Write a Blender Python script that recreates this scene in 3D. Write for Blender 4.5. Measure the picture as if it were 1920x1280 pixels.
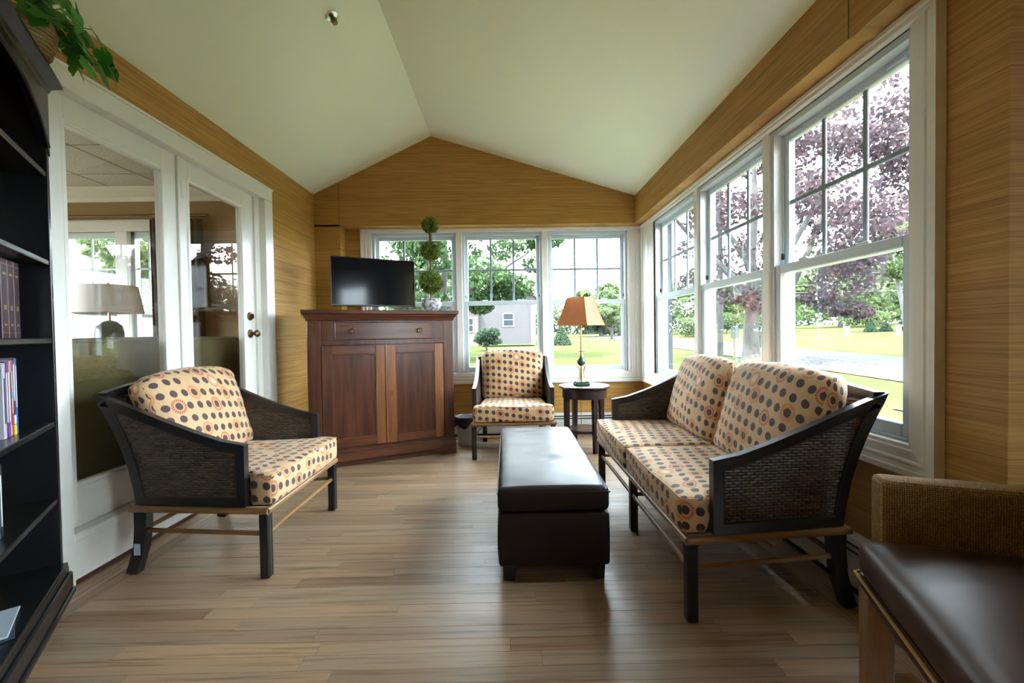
import bpy, bmesh, math, random
import numpy as np
from mathutils import Vector, Matrix

for o in list(bpy.data.objects):
    bpy.data.objects.remove(o)
SC = bpy.context.scene
COL = SC.collection
R_ = math.radians

# ------------------------------------------------------------------ camera
CAM_H, FPX = 1.14, 822.39
cd = bpy.data.cameras.new('camera')
cd.sensor_width = 36.0
cd.lens = FPX / 1920 * 36.0
cd.clip_start, cd.clip_end = 0.02, 600
cam = bpy.data.objects.new('camera', cd)
COL.objects.link(cam)
_yaw, _pitch, _roll = 0.0112, 0.020, 0.0151
_F = Vector((math.sin(_yaw) * math.cos(_pitch), math.cos(_yaw) * math.cos(_pitch), -math.sin(_pitch)))
_R = Vector((math.cos(_yaw), -math.sin(_yaw), 0))
_U = _R.cross(_F)
_R, _U = math.cos(_roll) * _R - math.sin(_roll) * _U, math.cos(_roll) * _U + math.sin(_roll) * _R
cam.matrix_world = Matrix(((_R.x, _U.x, -_F.x, 0), (_R.y, _U.y, -_F.y, 0), (_R.z, _U.z, -_F.z, CAM_H), (0, 0, 0, 1)))
SC.camera = cam

# ------------------------------------------------------------------ world, sun, exposure
SKY_STRENGTH = 5.0
SUN_STRENGTH = 5.0
world = bpy.data.worlds.new('sky')
SC.world = world
world.use_nodes = True
_bg = world.node_tree.nodes['Background']
_bg.inputs['Color'].default_value = (0.79, 0.905, 1.0, 1)
_bg.inputs['Strength'].default_value = SKY_STRENGTH
sd = bpy.data.lights.new('sun', 'SUN')
sd.energy = SUN_STRENGTH
sd.angle = R_(1.2)
sd.color = (1.0, 0.95, 0.86)
sun = bpy.data.objects.new('sun', sd)
COL.objects.link(sun)
# high sun over the left shoulder of the camera: the house keeps it out of the room
sun.rotation_euler = Vector((0.34, 0.42, -0.84)).to_track_quat('-Z', 'Y').to_euler()
SC.view_settings.view_transform = 'Standard'
SC.view_settings.look = 'None'
SC.view_settings.gamma = 1.0
SC.view_settings.use_curve_mapping = False
SC.view_settings.exposure = 2.72
SC.cycles.max_bounces = 16
SC.cycles.diffuse_bounces = 8
SC.cycles.transparent_max_bounces = 24

# ------------------------------------------------------------------ node helpers
class NT:
    def __init__(self, name):
        self.mat = bpy.data.materials.new(name)
        self.mat.use_nodes = True
        self.t = self.mat.node_tree
        self.n = self.t.nodes
        self.b = self.n['Principled BSDF']
    def new(self, typ, **kw):
        nd = self.n.new(typ)
        for k, v in kw.items():
            setattr(nd, k, v)
        return nd
    def link(self, a, b):
        self.t.links.new(a, b)
    def setin(self, sock, v):
        if hasattr(v, 'is_output'):
            self.link(v, sock)
        else:
            sock.default_value = v
    def m(self, op, a, b=None, c=None, clamp=False):
        nd = self.new('ShaderNodeMath', operation=op)
        nd.use_clamp = clamp
        self.setin(nd.inputs[0], a)
        if b is not None:
            self.setin(nd.inputs[1], b)
        if c is not None:
            self.setin(nd.inputs[2], c)
        return nd.outputs[0]
    def mix(self, f, a, b):
        nd = self.new('ShaderNodeMix', data_type='RGBA')
        self.setin(nd.inputs[0], f)
        for s, v in ((nd.inputs[6], a), (nd.inputs[7], b)):
            if hasattr(v, 'is_output'):
                self.link(v, s)
            else:
                s.default_value = (*v, 1) if len(v) == 3 else v
        return nd.outputs[2]
    def pos(self):
        return self.new('ShaderNodeNewGeometry').outputs['Position']
    def coord(self, which='Object'):
        return self.new('ShaderNodeTexCoord').outputs[which]
    def mapping(self, vec, scale=(1, 1, 1), rot=(0, 0, 0), loc=(0, 0, 0)):
        nd = self.new('ShaderNodeMapping')
        self.link(vec, nd.inputs[0])
        nd.inputs['Scale'].default_value = scale
        nd.inputs['Rotation'].default_value = rot
        nd.inputs['Location'].default_value = loc
        return nd.outputs[0]
    def noise(self, vec, scale=5, detail=3, rough=0.55):
        nd = self.new('ShaderNodeTexNoise')
        self.link(vec, nd.inputs['Vector'])
        nd.inputs['Scale'].default_value = scale
        nd.inputs['Detail'].default_value = detail
        nd.inputs['Roughness'].default_value = rough
        return nd.outputs['Fac']
    def ramp(self, f, stops):
        nd = self.new('ShaderNodeValToRGB')
        self.link(f, nd.inputs[0])
        cr = nd.color_ramp
        while len(cr.elements) < len(stops):
            cr.elements.new(0.5)
        for e, (p, c) in zip(cr.elements, stops):
            e.position = p
            e.color = (*c, 1)
        return nd.outputs[0]
    def bump(self, h, strength=0.2, dist=0.01):
        nd = self.new('ShaderNodeBump')
        nd.inputs['Strength'].default_value = strength
        nd.inputs['Distance'].default_value = dist
        self.link(h, nd.inputs['Height'])
        self.link(nd.outputs[0], self.b.inputs['Normal'])
    def col(self, v):
        self.setin(self.b.inputs['Base Color'], (*v, 1) if isinstance(v, tuple) and len(v) == 3 else v)
    def rough(self, v):
        self.setin(self.b.inputs['Roughness'], v)
    def rnd(self):
        return self.new('ShaderNodeObjectInfo').outputs['Random']

M = {}
def plain(name, col, rough=0.5, metal=0.0, var=0.08, scale=8, bump=0.0, spec=None):
    t = NT(name)
    n = t.noise(t.coord('Object'), scale, 3)
    lo = tuple(max(0, c * (1 - var)) for c in col)
    hi = tuple(min(1, c * (1 + var)) for c in col)
    t.col(t.mix(n, lo, hi))
    t.rough(rough)
    t.b.inputs['Metallic'].default_value = metal
    if spec is not None:
        t.b.inputs['Specular IOR Level'].default_value = spec
    if bump:
        t.bump(t.noise(t.coord('Object'), scale * 8, 3), bump, 0.004)
    M[name] = t.mat
    return t

# wallpaper: woven grasscloth, fine horizontal threads
def mk_wallpaper(name, dark, mid, light):
    t = NT(name)
    p = t.pos()
    n1 = t.noise(t.mapping(p, (3.2, 3.2, 210)), 1.0, 3, 0.6)
    n2 = t.noise(t.mapping(p, (1.1, 1.1, 60)), 1.0, 2)
    n3 = t.noise(p, 1.6, 2)
    f = t.m('ADD', t.m('MULTIPLY', n1, 0.65), t.m('MULTIPLY', n2, 0.35))
    c = t.ramp(f, [(0.33, dark), (0.5, mid), (0.66, light)])
    t.col(t.mix(t.m('MULTIPLY', n3, 0.35), c, tuple(x * 0.86 for x in mid)))
    t.rough(0.55)
    t.bump(n1, 0.25, 0.003)
    M[name] = t.mat
mk_wallpaper('wallpaper', (0.235, 0.104, 0.014), (0.43, 0.218, 0.042), (0.58, 0.335, 0.088))

plain('ceiling_lawn_bounce', (0.835, 0.865, 0.665), 0.35, var=0.02, scale=2)  # white ceiling with the lawn's yellow-green bounce light put into its colour
plain('trim_paint', (0.78, 0.76, 0.71), 0.28, var=0.02)
plain('vinyl', (0.58, 0.65, 0.70), 0.3, var=0.02)
plain('grille_grey', (0.22, 0.26, 0.30), 0.4, var=0.03)
plain('dark_gap', (0.02, 0.02, 0.022), 0.6)
plain('black_wood', (0.016, 0.015, 0.017), 0.3, var=0.3, scale=30)
plain('bookcase_black', (0.010, 0.010, 0.011), 0.25, var=0.2, scale=20)
plain('brass', (0.36, 0.22, 0.065), 0.36, 1.0, var=0.2)
plain('bronze', (0.16, 0.09, 0.045), 0.35, 0.9, var=0.2)
plain('chrome', (0.7, 0.7, 0.68), 0.25, 1.0)
plain('tv_plastic', (0.008, 0.008, 0.009), 0.25)
plain('marble_green', (0.03, 0.065, 0.035), 0.15, var=0.6, scale=40)
plain('bin_plastic', (0.55, 0.56, 0.55), 0.4)
plain('bin_liner', (0.012, 0.013, 0.017), 0.22, bump=0.5)
plain('heater_enamel', (0.70, 0.70, 0.66), 0.35, var=0.03)
plain('toe_wood', (0.07, 0.022, 0.014), 0.35, var=0.3)
plain('label_blue', (0.45, 0.62, 0.8), 0.4)
plain('dark_table', (0.022, 0.012, 0.014), 0.25, var=0.25, scale=20)
plain('olive_fabric', (0.095, 0.078, 0.028), 0.8, var=0.12, scale=60)
plain('curtain', (0.085, 0.05, 0.025), 0.75, var=0.15, scale=20)
plain('white_shade', (0.70, 0.64, 0.60), 0.7, var=0.03)
plain('ceramic_dark', (0.05, 0.04, 0.035), 0.3, var=0.4, scale=30)
plain('wicker_tan', (0.40, 0.27, 0.12), 0.6, var=0.35, scale=40)
plain('beige_wall', (0.36, 0.23, 0.115), 0.6, var=0.05)
plain('carpet', (0.16, 0.12, 0.08), 0.9, var=0.2, scale=80)

def mk_wood(name, dark, light, axis='Z', rough=0.32, scale=1.0, coord='Object', coat=0.0):
    t = NT(name)
    p = t.coord(coord)
    s = {'X': (2.0, 26, 26), 'Y': (26, 2.0, 26), 'Z': (26, 26, 2.0)}[axis]
    add = t.new('ShaderNodeVectorMath', operation='ADD')
    t.link(p, add.inputs[0])
    sc = t.new('ShaderNodeVectorMath', operation='SCALE')
    cmb = t.new('ShaderNodeCombineXYZ')
    r = t.rnd()
    for i in range(3):
        t.link(r, cmb.inputs[i])
    t.link(cmb.outputs[0], sc.inputs[0])
    sc.inputs['Scale'].default_value = 17.0
    t.link(sc.outputs[0], add.inputs[1])
    n = t.noise(t.mapping(add.outputs[0], tuple(x * scale for x in s)), 1.0, 5, 0.6)
    n2 = t.noise(add.outputs[0], 1.3 * scale, 2)
    f = t.m('ADD', t.m('MULTIPLY', n, 0.75), t.m('MULTIPLY', n2, 0.25))
    t.col(t.ramp(f, [(0.34, dark), (0.66, light)]))
    t.rough(rough)
    t.b.inputs['Coat Weight'].default_value = coat
    t.b.inputs['Coat Roughness'].default_value = 0.2
    t.bump(n, 0.06, 0.002)
    M[name] = t.mat
mk_wood('cherry', (0.032, 0.0090, 0.0045), (0.108, 0.033, 0.014), 'Z', 0.3, coat=0.25)
mk_wood('cherry_h', (0.042, 0.012, 0.006), (0.145, 0.047, 0.020), 'X', 0.3, coat=0.25)
mk_wood('cherry_pale', (0.12, 0.042, 0.013), (0.26, 0.10, 0.035), 'Z', 0.32, coat=0.2)
mk_wood('rail_wood', (0.15, 0.075, 0.026), (0.34, 0.185, 0.07), 'X', 0.32)
mk_wood('rail_wood_y', (0.15, 0.075, 0.026), (0.34, 0.185, 0.07), 'Y', 0.32)
mk_wood('maple_leg', (0.20, 0.105, 0.055), (0.34, 0.20, 0.11), 'Z', 0.4)
mk_wood('bark', (0.019, 0.017, 0.016), (0.050, 0.046, 0.044), 'Z', 0.95, 0.3)
mk_wood('twig', (0.10, 0.05, 0.02), (0.30, 0.17, 0.075), 'Z', 0.8, 3)

# floor boards: every board gets its own tone, grain along its length
def mk_floor(name, axis):
    t = NT(name)
    p = t.pos()
    r = t.rnd()
    cmb = t.new('ShaderNodeCombineXYZ')
    t.link(t.m('MULTIPLY', r, 9.0), cmb.inputs[0])
    t.link(t.m('MULTIPLY', r, 31.0), cmb.inputs[1])
    add = t.new('ShaderNodeVectorMath', operation='ADD')
    t.link(p, add.inputs[0])
    t.link(cmb.outputs[0], add.inputs[1])
    s = (1.6, 46, 1) if axis == 'X' else (46, 1.6, 1)
    g = t.noise(t.mapping(add.outputs[0], s), 1.0, 6, 0.62)
    s2 = (0.9, 9, 1) if axis == 'X' else (9, 0.9, 1)
    g2 = t.noise(t.mapping(add.outputs[0], s2), 1.0, 3, 0.5)
    tone = t.ramp(r, [(0.0, (0.225, 0.128, 0.068)), (0.25, (0.39, 0.238, 0.135)), (0.5, (0.29, 0.190, 0.122)), (0.75, (0.355, 0.238, 0.150)), (1.0, (0.44, 0.270, 0.150))])
    dark = t.ramp(g, [(0.34, (0.20, 0.165, 0.14)), (0.50, (1, 1, 1))])
    mul = t.new('ShaderNodeMix', data_type='RGBA', blend_type='MULTIPLY')
    mul.inputs[0].default_value = 0.75
    t.link(tone, mul.inputs[6])
    t.link(dark, mul.inputs[7])
    wear = t.ramp(g2, [(0.40, (0, 0, 0)), (0.62, (1, 1, 1))])
    big = t.noise(p, 0.9, 3)
    f = t.m('MULTIPLY', t.m('MULTIPLY', wear, big), 0.75)
    t.col(t.mix(f, mul.outputs[2], (0.33, 0.265, 0.185)))
    t.rough(t.m('ADD', t.m('MULTIPLY', g2, 0.22), 0.26))
    t.bump(g, 0.10, 0.002)
    M[name] = t.mat
mk_floor('floor_x', 'X')
mk_floor('floor_y', 'Y')
plain('floor_gap', (0.05, 0.032, 0.02), 0.8)

# window glass: thin clear pane
def mk_glass(name, refl, tint=(0.97, 0.99, 0.985)):
    t = NT(name)
    tr = t.new('ShaderNodeBsdfTransparent')
    tr.inputs[0].default_value = (*tint, 1)
    gl = t.new('ShaderNodeBsdfGlossy')
    gl.inputs['Roughness'].default_value = 0.0
    lw = t.new('ShaderNodeFresnel')
    bf = t.new('ShaderNodeNewGeometry').outputs['Backfacing']
    t.link(t.m('ADD', t.m('MULTIPLY', bf, 1 / refl - refl), refl), lw.inputs['IOR'])
    mx = t.new('ShaderNodeMixShader')
    t.link(lw.outputs[0], mx.inputs[0])
    t.link(tr.outputs[0], mx.inputs[1])
    t.link(gl.outputs[0], mx.inputs[2])
    t.link(mx.outputs[0], t.n['Material Output'].inputs['Surface'])
    M[name] = t.mat
mk_glass('glass', 1.35)
mk_glass('door_glass', 1.5, (0.93, 0.93, 0.90))

# printed upholstery: columns of brown dots, some ringed with orange petals; UVs are in metres
def mk_fabric():
    t = NT('dot_fabric')
    uv = t.new('ShaderNodeUVMap').outputs[0]
    sx = t.new('ShaderNodeSeparateXYZ')
    t.link(uv, sx.inputs[0])
    A, B = 0.060, 0.0645
    su = t.m('DIVIDE', sx.outputs[0], A)
    sv = t.m('ADD', t.m('DIVIDE', sx.outputs[1], B), t.m('MULTIPLY', su, 0.13))
    def cell(ku, kv, ou, ov):
        du = t.m('MULTIPLY', t.m('SUBTRACT', t.m('FRACT', t.m('ADD', t.m('DIVIDE', su, ku), ou)), 0.5), ku * A)
        dv = t.m('MULTIPLY', t.m('SUBTRACT', t.m('FRACT', t.m('ADD', t.m('DIVIDE', sv, kv), ov)), 0.5), kv * B)
        return du, dv, t.m('SQRT', t.m('ADD', t.m('MULTIPLY', du, du), t.m('MULTIPLY', dv, dv)))
    du, dv, r = cell(1, 1, 0, 0)
    wn = t.new('ShaderNodeTexWhiteNoise', noise_dimensions='2D')
    cmb = t.new('ShaderNodeCombineXYZ')
    t.link(t.m('FLOOR', su), cmb.inputs[0])
    t.link(t.m('FLOOR', sv), cmb.inputs[1])
    t.link(cmb.outputs[0], wn.inputs['Vector'])
    keep = t.m('GREATER_THAN', wn.outputs['Value'], 0.07)
    ucA, vcA, rA = cell(4, 3, 0.375, 1 / 3)
    ucB, vcB, rB = cell(4, 3, -0.125, 0.0)
    ucC, vcC, rC = cell(8, 6, 0.3125, 1 / 12)
    def ring(uc, vc, rr):
        band = t.m('LESS_THAN', t.m('ABSOLUTE', t.m('SUBTRACT', rr, 0.0318)), 0.0056)
        th = t.m('ARCTAN2', vc, uc)
        pet = t.m('GREATER_THAN', t.m('SINE', t.m('MULTIPLY', th, 20.0)), -0.45)
        return t.m('MULTIPLY', band, pet)
    dots = t.m('MULTIPLY', t.m('MULTIPLY', t.m('LESS_THAN', r, 0.0182), keep), t.m('GREATER_THAN', rC, 0.022))
    line = t.m('LESS_THAN', t.m('ABSOLUTE', du), 0.0006)
    n = t.noise(t.mapping(uv, (160, 8, 1)), 1.0, 2)
    base = t.mix(n, (0.52, 0.325, 0.165), (0.62, 0.405, 0.22))
    c = t.mix(t.m('MULTIPLY', line, 0.55), base, (0.16, 0.10, 0.06))
    halo = t.m('LESS_THAN', t.m('MINIMUM', rA, rB), 0.0262)
    c = t.mix(t.m('MULTIPLY', halo, 0.45), c, (0.58, 0.25, 0.09))
    c = t.mix(t.m('LESS_THAN', rC, 0.016), c, (0.72, 0.52, 0.31))
    c = t.mix(dots, c, (0.062, 0.034, 0.034))
    c = t.mix(ring(ucA, vcA, rA), c, (0.42, 0.070, 0.020))
    c = t.mix(ring(ucB, vcB, rB), c, (0.58, 0.165, 0.030))
    c = t.mix(ring(ucC, vcC, rC), c, (0.48, 0.12, 0.04))
    t.col(c)
    t.rough(0.72)
    t.b.inputs['Sheen Weight'].default_value = 0.15
    t.bump(t.noise(t.mapping(uv, (900, 900, 1)), 1.0, 1), 0.12, 0.0008)
    M['dot_fabric'] = t.mat
mk_fabric()

def mk_wicker():
    t = NT('wicker')
    n = t.noise(t.mapping(t.coord('Object'), (40, 40, 120)), 1.0, 3)
    r = t.new('ShaderNodeNewGeometry').outputs['Random Per Island']
    f = t.m('ADD', t.m('MULTIPLY', n, 0.6), t.m('MULTIPLY', r, 0.4))
    t.col(t.ramp(f, [(0.2, (0.026, 0.018, 0.013)), (0.85, (0.135, 0.100, 0.070))]))
    t.rough(0.40)
    M['wicker'] = t.mat
mk_wicker()

def mk_leather(name, col, rough, bscale=90):
    t = NT(name)
    p = t.coord('Object')
    n = t.noise(p, 3.5, 4)
    v = t.new('ShaderNodeTexVoronoi')
    v.inputs['Scale'].default_value = bscale * 3
    t.link(p, v.inputs['Vector'])
    t.col(t.mix(n, tuple(c * 0.75 for c in col), tuple(c * 1.25 for c in col)))
    t.rough(t.m('ADD', t.m('MULTIPLY', t.noise(p, 7, 3), 0.16), rough))
    h = t.m('ADD', t.m('MULTIPLY', v.outputs['Distance'], 0.25), t.m('MULTIPLY', t.noise(t.mapping(p, (22, 5, 5)), 1.0, 3), 1.2))
    t.b.inputs['Specular IOR Level'].default_value = 0.24
    t.bump(h, 0.10, 0.004)
    M[name] = t.mat
mk_leather('leather_espresso', (0.018, 0.012, 0.013), 0.30)
mk_leather('leather_brown', (0.060, 0.026, 0.014), 0.32)

def mk_tweed():
    t = NT('tweed')
    p = t.coord('Object')
    w1 = t.new('ShaderNodeTexWave', bands_direction='Z')
    w2 = t.new('ShaderNodeTexWave', bands_direction='X')
    for w in (w1, w2):
        w.inputs['Scale'].default_value = 55
        w.inputs['Distortion'].default_value = 2.5
        w.inputs['Detail'].default_value = 2
        w.inputs['Detail Scale'].default_value = 3
        t.link(p, w.inputs['Vector'])
    f = t.m('MULTIPLY', w1.outputs['Fac'], w2.outputs['Fac'])
    n = t.noise(p, 220, 2)
    g = t.m('ADD', t.m('MULTIPLY', f, 0.6), t.m('MULTIPLY', n, 0.5))
    t.col(t.ramp(g, [(0.2, (0.09, 0.045, 0.010)), (0.5, (0.30, 0.165, 0.035)), (0.85, (0.52, 0.33, 0.10))]))
    t.rough(0.85)
    t.bump(g, 0.5, 0.004)
    M['tweed'] = t.mat
mk_tweed()

def mk_shade():
    t = NT('silk_shade')
    n = t.noise(t.mapping(t.coord('Object'), (90, 90, 6)), 1.0, 2)
    c = t.mix(n, (0.40, 0.155, 0.06), (0.50, 0.21, 0.085))
    t.col(c)
    t.rough(0.55)
    tl = t.new('ShaderNodeBsdfTranslucent')
    t.link(c, tl.inputs[0])
    mx = t.new('ShaderNodeMixShader')
    mx.inputs[0].default_value = 0.35
    t.link(t.b.outputs[0], mx.inputs[1])
    t.link(tl.outputs[0], mx.inputs[2])
    t.link(mx.outputs[0], t.n['Material Output'].inputs['Surface'])
    M['silk_shade'] = t.mat
mk_shade()

def mk_screen():
    t = NT('tv_screen')
    t.col(t.mix(t.noise(t.coord('Object'), 2, 1), (0.006, 0.006, 0.008), (0.009, 0.009, 0.011)))
    t.rough(0.09)
    t.b.inputs['Specular IOR Level'].default_value = 0.28
    M['tv_screen'] = t.mat
mk_screen()

def mk_pot():
    t = NT('delft_pot')
    p = t.coord('Object')
    n = t.noise(p, 26, 4, 0.65)
    f = t.ramp(n, [(0.50, (0.72, 0.73, 0.70)), (0.56, (0.10, 0.16, 0.36)), (0.66, (0.50, 0.28, 0.13)), (0.72, (0.72, 0.73, 0.70))])
    t.col(f)
    t.rough(0.2)
    M['delft_pot'] = t.mat
mk_pot()

def mk_leaf(name, dark, light, trans=0.35, rough=0.5):
    t = NT(name)
    g = t.new('ShaderNodeNewGeometry')
    n2 = t.noise(g.outputs['Position'], 0.5, 2)
    f = t.m('ADD', t.m('MULTIPLY', g.outputs['Random Per Island'], 0.65), t.m('MULTIPLY', n2, 0.35))
    c = t.ramp(f, [(0.1, dark), (0.85, light)])
    t.col(c)
    t.rough(rough)
    if rough > .8:
        t.b.inputs['Specular IOR Level'].default_value = 0.05
    tl = t.new('ShaderNodeBsdfTranslucent')
    t.link(c, tl.inputs[0])
    mx = t.new('ShaderNodeMixShader')
    mx.inputs[0].default_value = trans
    t.link(t.b.outputs[0], mx.inputs[1])
    t.link(tl.outputs[0], mx.inputs[2])
    t.link(mx.outputs[0], t.n['Material Output'].inputs['Surface'])
    M[name] = t.mat
mk_leaf('leaf_houseplant', (0.022, 0.15, 0.016), (0.11, 0.44, 0.06), 0.3, 0.35)
mk_leaf('leaf_boxwood', (0.020, 0.055, 0.009), (0.27, 0.37, 0.045), 0.3)
mk_leaf('leaf_maple_red', (0.020, 0.017, 0.023), (0.080, 0.053, 0.056), 0.45, 0.9)
mk_leaf('leaf_green', (0.020, 0.042, 0.017), (0.062, 0.098, 0.040), 0.45, 0.9)
mk_leaf('leaf_lime', (0.036, 0.058, 0.024), (0.088, 0.108, 0.050), 0.45, 0.9)
mk_leaf('leaf_conifer', (0.022, 0.040, 0.025), (0.052, 0.078, 0.046), 0.3, 0.9)
mk_leaf('leaf_far', (0.045, 0.064, 0.036), (0.085, 0.105, 0.062), 0.45, 0.9)  # distance haze is put into this paler leaf colour

def mk_grass():
    t = NT('lawn_grass')
    p = t.pos()
    n = t.noise(p, 0.25, 4)
    n2 = t.noise(p, 9, 3)
    f = t.m('ADD', t.m('MULTIPLY', n, 0.7), t.m('MULTIPLY', n2, 0.3))
    t.col(t.ramp(f, [(0.35, (0.030, 0.037, 0.014)), (0.6, (0.043, 0.047, 0.020)), (0.75, (0.056, 0.054, 0.027))]))
    t.rough(0.9)
    t.b.inputs['Specular IOR Level'].default_value = 0.0
    t.bump(n2, 0.5, 0.05)
    M['lawn_grass'] = t.mat
mk_grass()
plain('asphalt', (0.0483, 0.0483, 0.0504), 0.85, var=0.12, scale=0.6, spec=0.0)
plain('road_paint', (0.1680, 0.1680, 0.1638), 0.7, spec=0.0)
plain('concrete', (0.0924, 0.0882, 0.0840), 0.85, var=0.1, scale=2, spec=0.0)
plain('white_paint', (0.1680, 0.1722, 0.1722), 0.5, var=0.03)
plain('roof_shingle', (0.0378, 0.0357, 0.0357), 0.9, var=0.25, scale=6)
plain('sign_metal', (0.06, 0.066, 0.066), 0.6, spec=0.1)
plain('post_brown', (0.10, 0.07, 0.05), 0.8)
plain('wire', (0.05, 0.05, 0.055), 0.6)
plain('far_pane', (0.02, 0.024, 0.03), 0.3, spec=0.05)
plain('pale_bark', (0.085, 0.082, 0.078), 0.9, var=0.3, scale=3, spec=0.05)

def mk_siding(name, col, pitch=0.13):
    t = NT(name)
    sx = t.new('ShaderNodeSeparateXYZ')
    t.link(t.pos(), sx.inputs[0])
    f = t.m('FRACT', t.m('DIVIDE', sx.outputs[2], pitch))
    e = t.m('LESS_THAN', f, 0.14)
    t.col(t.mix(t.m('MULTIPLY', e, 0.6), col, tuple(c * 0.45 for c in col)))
    t.rough(0.7)
    t.bump(f, 0.6, 0.02)
    M[name] = t.mat
mk_siding('siding_grey', (0.042, 0.039, 0.043))
mk_siding('siding_pale', (0.085, 0.096, 0.09), 0.16)

def mk_brick():
    t = NT('brick_far')
    b = t.new('ShaderNodeTexBrick')
    t.link(t.mapping(t.pos(), (1, 1, 1), (R_(90), 0, 0)), b.inputs['Vector'])
    b.inputs['Scale'].default_value = 4.5
    b.inputs['Color1'].default_value = (0.066, 0.040, 0.034, 1)
    b.inputs['Color2'].default_value = (0.084, 0.052, 0.044, 1)
    b.inputs['Mortar'].default_value = (0.09, 0.078, 0.07, 1)
    t.link(b.outputs['Color'], t.b.inputs['Base Color'])
    t.rough(0.85)
    M['brick_far'] = t.mat
mk_brick()

def mk_tile():
    t = NT('acoustic_tile')
    n = t.noise(t.pos(), 90, 3, 0.7)
    t.col(t.ramp(n, [(0.36, (0.34, 0.31, 0.26)), (0.46, (0.60, 0.57, 0.51))]))
    t.rough(0.9)
    M['acoustic_tile'] = t.mat
mk_tile()

# ------------------------------------------------------------------ mesh helpers
class MB:
    """collects shapes and links them as one mesh object"""
    def __init__(self):
        self.v, self.f, self.uv = [], [], {}
    def add(self, vs, fs):
        o = len(self.v)
        self.v += [tuple(p) for p in vs]
        self.f += [tuple(i + o for i in f) for f in fs]
        return self
    def box(self, x0, x1, y0, y1, z0, z1, bev=0.0):
        x0, x1 = min(x0, x1), max(x0, x1)
        y0, y1 = min(y0, y1), max(y0, y1)
        z0, z1 = min(z0, z1), max(z0, z1)
        b = min(bev, (x1 - x0) * .45, (y1 - y0) * .45, (z1 - z0) * .45)
        if b <= 0:
            vs = [(x, y, z) for z in (z0, z1) for y in (y0, y1) for x in (x0, x1)]
            fs = [(0, 2, 3, 1), (4, 5, 7, 6), (0, 1, 5, 4), (2, 6, 7, 3), (0, 4, 6, 2), (1, 3, 7, 5)]
            return self.add(vs, fs)
        # chamfered box: 24 vertices
        vs, idx = [], {}
        for sx in (0, 1):
            for sy in (0, 1):
                for sz in (0, 1):
                    X, Y, Z = (x0, x1)[sx], (y0, y1)[sy], (z0, z1)[sz]
                    ix, iy, iz = (X + b, X - b)[sx], (Y + b, Y - b)[sy], (Z + b, Z - b)[sz]
                    for a, p in (('x', (X, iy, iz)), ('y', (ix, Y, iz)), ('z', (ix, iy, Z))):
                        idx[sx, sy, sz, a] = len(vs)
                        vs.append(p)
        fs = []
        for s in (0, 1):
            q = [idx[s, 0, 0, 'x'], idx[s, 1, 0, 'x'], idx[s, 1, 1, 'x'], idx[s, 0, 1, 'x']]
            fs.append(q if s else q[::-1])
            q = [idx[0, s, 0, 'y'], idx[1, s, 0, 'y'], idx[1, s, 1, 'y'], idx[0, s, 1, 'y']]
            fs.append(q[::-1] if s else q)
            q = [idx[0, 0, s, 'z'], idx[1, 0, s, 'z'], idx[1, 1, s, 'z'], idx[0, 1, s, 'z']]
            fs.append(q if s else q[::-1])
        for a in (0, 1):
            for c in (0, 1):
                fs.append([idx[0, a, c, 'y'], idx[1, a, c, 'y'], idx[1, a, c, 'z'], idx[0, a, c, 'z']])
                fs.append([idx[a, 0, c, 'x'], idx[a, 1, c, 'x'], idx[a, 1, c, 'z'], idx[a, 0, c, 'z']])
                fs.append([idx[a, c, 0, 'x'], idx[a, c, 1, 'x'], idx[a, c, 1, 'y'], idx[a, c, 0, 'y']])
        for k in [(i, j, l) for i in (0, 1) for j in (0, 1) for l in (0, 1)]:
            fs.append([idx[(*k, 'x')], idx[(*k, 'y')], idx[(*k, 'z')]])
        return self.add(vs, fs)
    def tube(self, pts, r, seg=10, cap=True, closed=False, up=None):
        pts = [Vector(p) for p in pts]
        n = len(pts)
        rr = r if isinstance(r, (list, tuple)) else [r] * n
        rings = []
        prev = None
        for i, p in enumerate(pts):
            if closed:
                t = (pts[(i + 1) % n] - pts[i - 1]).normalized()
            else:
                t = (pts[min(i + 1, n - 1)] - pts[max(i - 1, 0)]).normalized()
            if prev is None:
                a = Vector(up) if up else (Vector((0, 0, 1)) if abs(t.z) < 0.9 else Vector((1, 0, 0)))
                s = t.cross(a).normalized()
            else:
                s = (prev - t * prev.dot(t)).normalized()
            prev = s
            u = s.cross(t)
            rings.append([p + (s * math.cos(2 * math.pi * k / seg) + u * math.sin(2 * math.pi * k / seg)) * rr[i] for k in range(seg)])
        vs = [q for ring in rings for q in ring]
        fs = []
        for i in range(n if closed else n - 1):
            j = (i + 1) % n
            for k in range(seg):
                l = (k + 1) % seg
                fs.append((i * seg + k, i * seg + l, j * seg + l, j * seg + k))
        if cap and not closed:
            fs.append(tuple(range(seg))[::-1])
            fs.append(tuple((n - 1) * seg + k for k in range(seg)))
        return self.add(vs, fs)
    def sweep_rect(self, pts, w, h, side=(1, 0, 0)):
        """square-section bar along pts; side gives the direction of w"""
        pts = [Vector(p) for p in pts]
        s = Vector(side).normalized()
        n = len(pts)
        ww = w if isinstance(w, (list, tuple)) else [w] * n
        hh = h if isinstance(h, (list, tuple)) else [h] * n
        vs = []
        for i, p in enumerate(pts):
            t = (pts[min(i + 1, n - 1)] - pts[max(i - 1, 0)]).normalized()
            u = t.cross(s).normalized()
            s2 = u.cross(t).normalized()
            for a, b in ((-1, -1), (1, -1), (1, 1), (-1, 1)):
                vs.append(p + s2 * a * ww[i] / 2 + u * b * hh[i] / 2)
        fs = [(3, 2, 1, 0), tuple((n - 1) * 4 + k for k in range(4))]
        for i in range(n - 1):
            for k in range(4):
                l = (k + 1) % 4
                fs.append((i * 4 + k, i * 4 + l, i * 4 + 4 + l, i * 4 + 4 + k))
        return self.add(vs, fs)
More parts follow.
